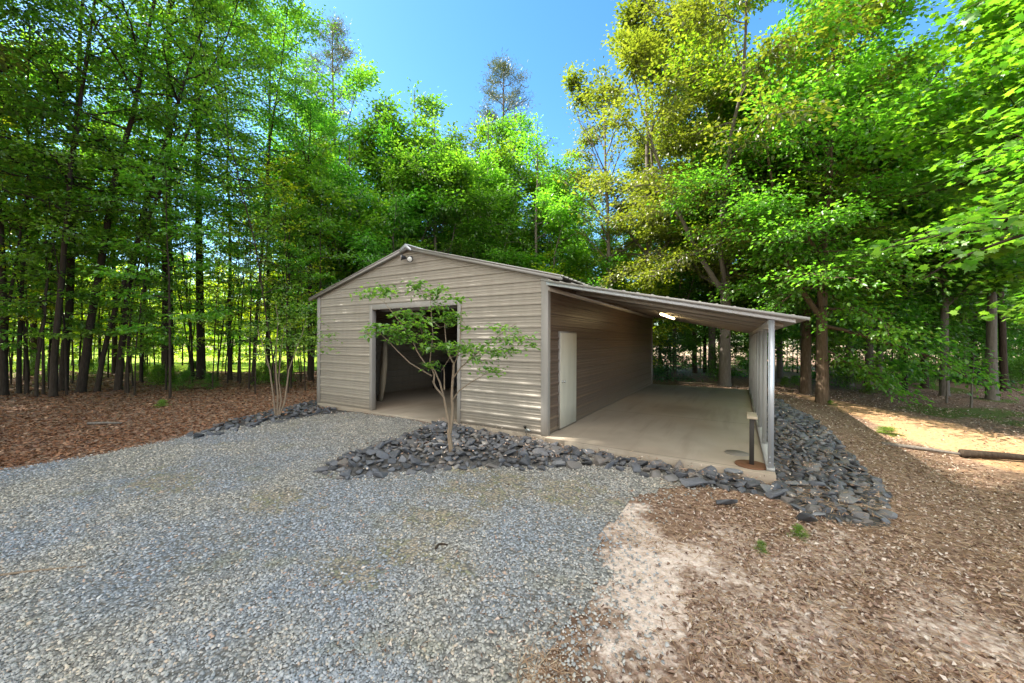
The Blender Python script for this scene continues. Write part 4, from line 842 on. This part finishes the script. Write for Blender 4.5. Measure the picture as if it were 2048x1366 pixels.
for px, py, wx, wy, off, n in [(510, 655, 45, 14, -.3, 130), (555, 650, 45, 16, 0, 150), (600, 640, 40, 16, 0, 130), (600, 680, 45, 14, 0, 140), (540, 690, 40, 12, -.2, 100), (520, 710, 25, 8, -.3, 50), (590, 612, 36, 12, .1, 80), (640, 672, 34, 12, -.2, 90), (575, 710, 36, 8, 0, 60), (560, 600, 36, 14, .1, 80), (655, 700, 26, 8, -.3, 30)]:
    c = P3(px, py, sd_ + off) - sb; k = sd_ / F; a = rng.normal(0, .55, (n, 3)); LP.append(c + np.outer(a[:, 0] * wx * k, [*RGT, 0]) + np.outer(a[:, 1] * .3, [*FWD, 0]) + np.outer(a[:, 2] * wy * k, [0, 0, 1]))
    LA.append(unit_rows(np.stack([rng.normal(0, 1, n), rng.normal(0, 1, n), rng.normal(-.2, .3, n)], -1))); LN.append(unit_rows(np.stack([rng.normal(0, .35, n), rng.normal(0, .35, n), np.ones(n)], -1)))
LP, LA, LN = map(np.vstack, (LP, LA, LN)); n = len(LP)
V, T = leaf_tris(LP, LA, LN, rng.uniform(.06, .11, n), rng.uniform(.4, .6, n), rng.uniform(.1, .4, n)); link('crown', np_mesh('crown', V, [T], L_young), SH)

# --- sticks, logs
def stick(px, py, L, r, rz, label, m=B_dark, z=Z0, name='stick', bend=.06, cat='stick'):
    x, y = on_z(px, py, z); b_ = MB(); u = np.linspace(-.5, .5, 6); b_.tube(np.stack([u * L, bend * np.cos(u * 3), r * 1. + .0 * u], -1), r * (1 - .5 * (u + .5)), 8)
    o = b_.build(name, m, None, True); o.location = (x, y, float(H(x, y)) + .005); o.rotation_euler = (0, 0, rz); tag(o, label, cat)
stick(886, 1098, .12, .014, YAW + .5, 'short dark stick lying alone on the open gravel')
stick(60, 1148, .75, .012, YAW + .25, 'thin pale twig on the gravel at the left edge of the photo', B_pale, bend=.03)
stick(1010, 1205, .35, .006, YAW + .1, 'very thin twig on the gravel near the straw edge', B_pale)
stick(2045, 905, 1.7, .085, YAW - .4, 'weathered fallen log at the right edge of the photo', B_dark, -.3, 'log', .1, 'log')
stick(1850, 890, 1.3, .05, YAW - .75, 'pale mossy branch lying at the edge of the sunny dirt', B_grey, -.35, 'fallen_branch', .08, 'branch')
stick(1395, 772, 1.6, .05, YAW - .3, 'pale fallen branch on the ground behind the carport', B_pale, -.2, 'fallen_branch', .1, 'branch')
stick(1720, 1022, .35, .02, YAW - .6, 'pale splintered wood piece by the right end of the stones', B_pale, -.2, 'wood_piece', .01, 'wood')
stick(210, 850, .7, .035, YAW + .1, 'small dead branch on the red leaf litter in the left woods', B_grey, Z0, 'fallen_branch', .03, 'branch')
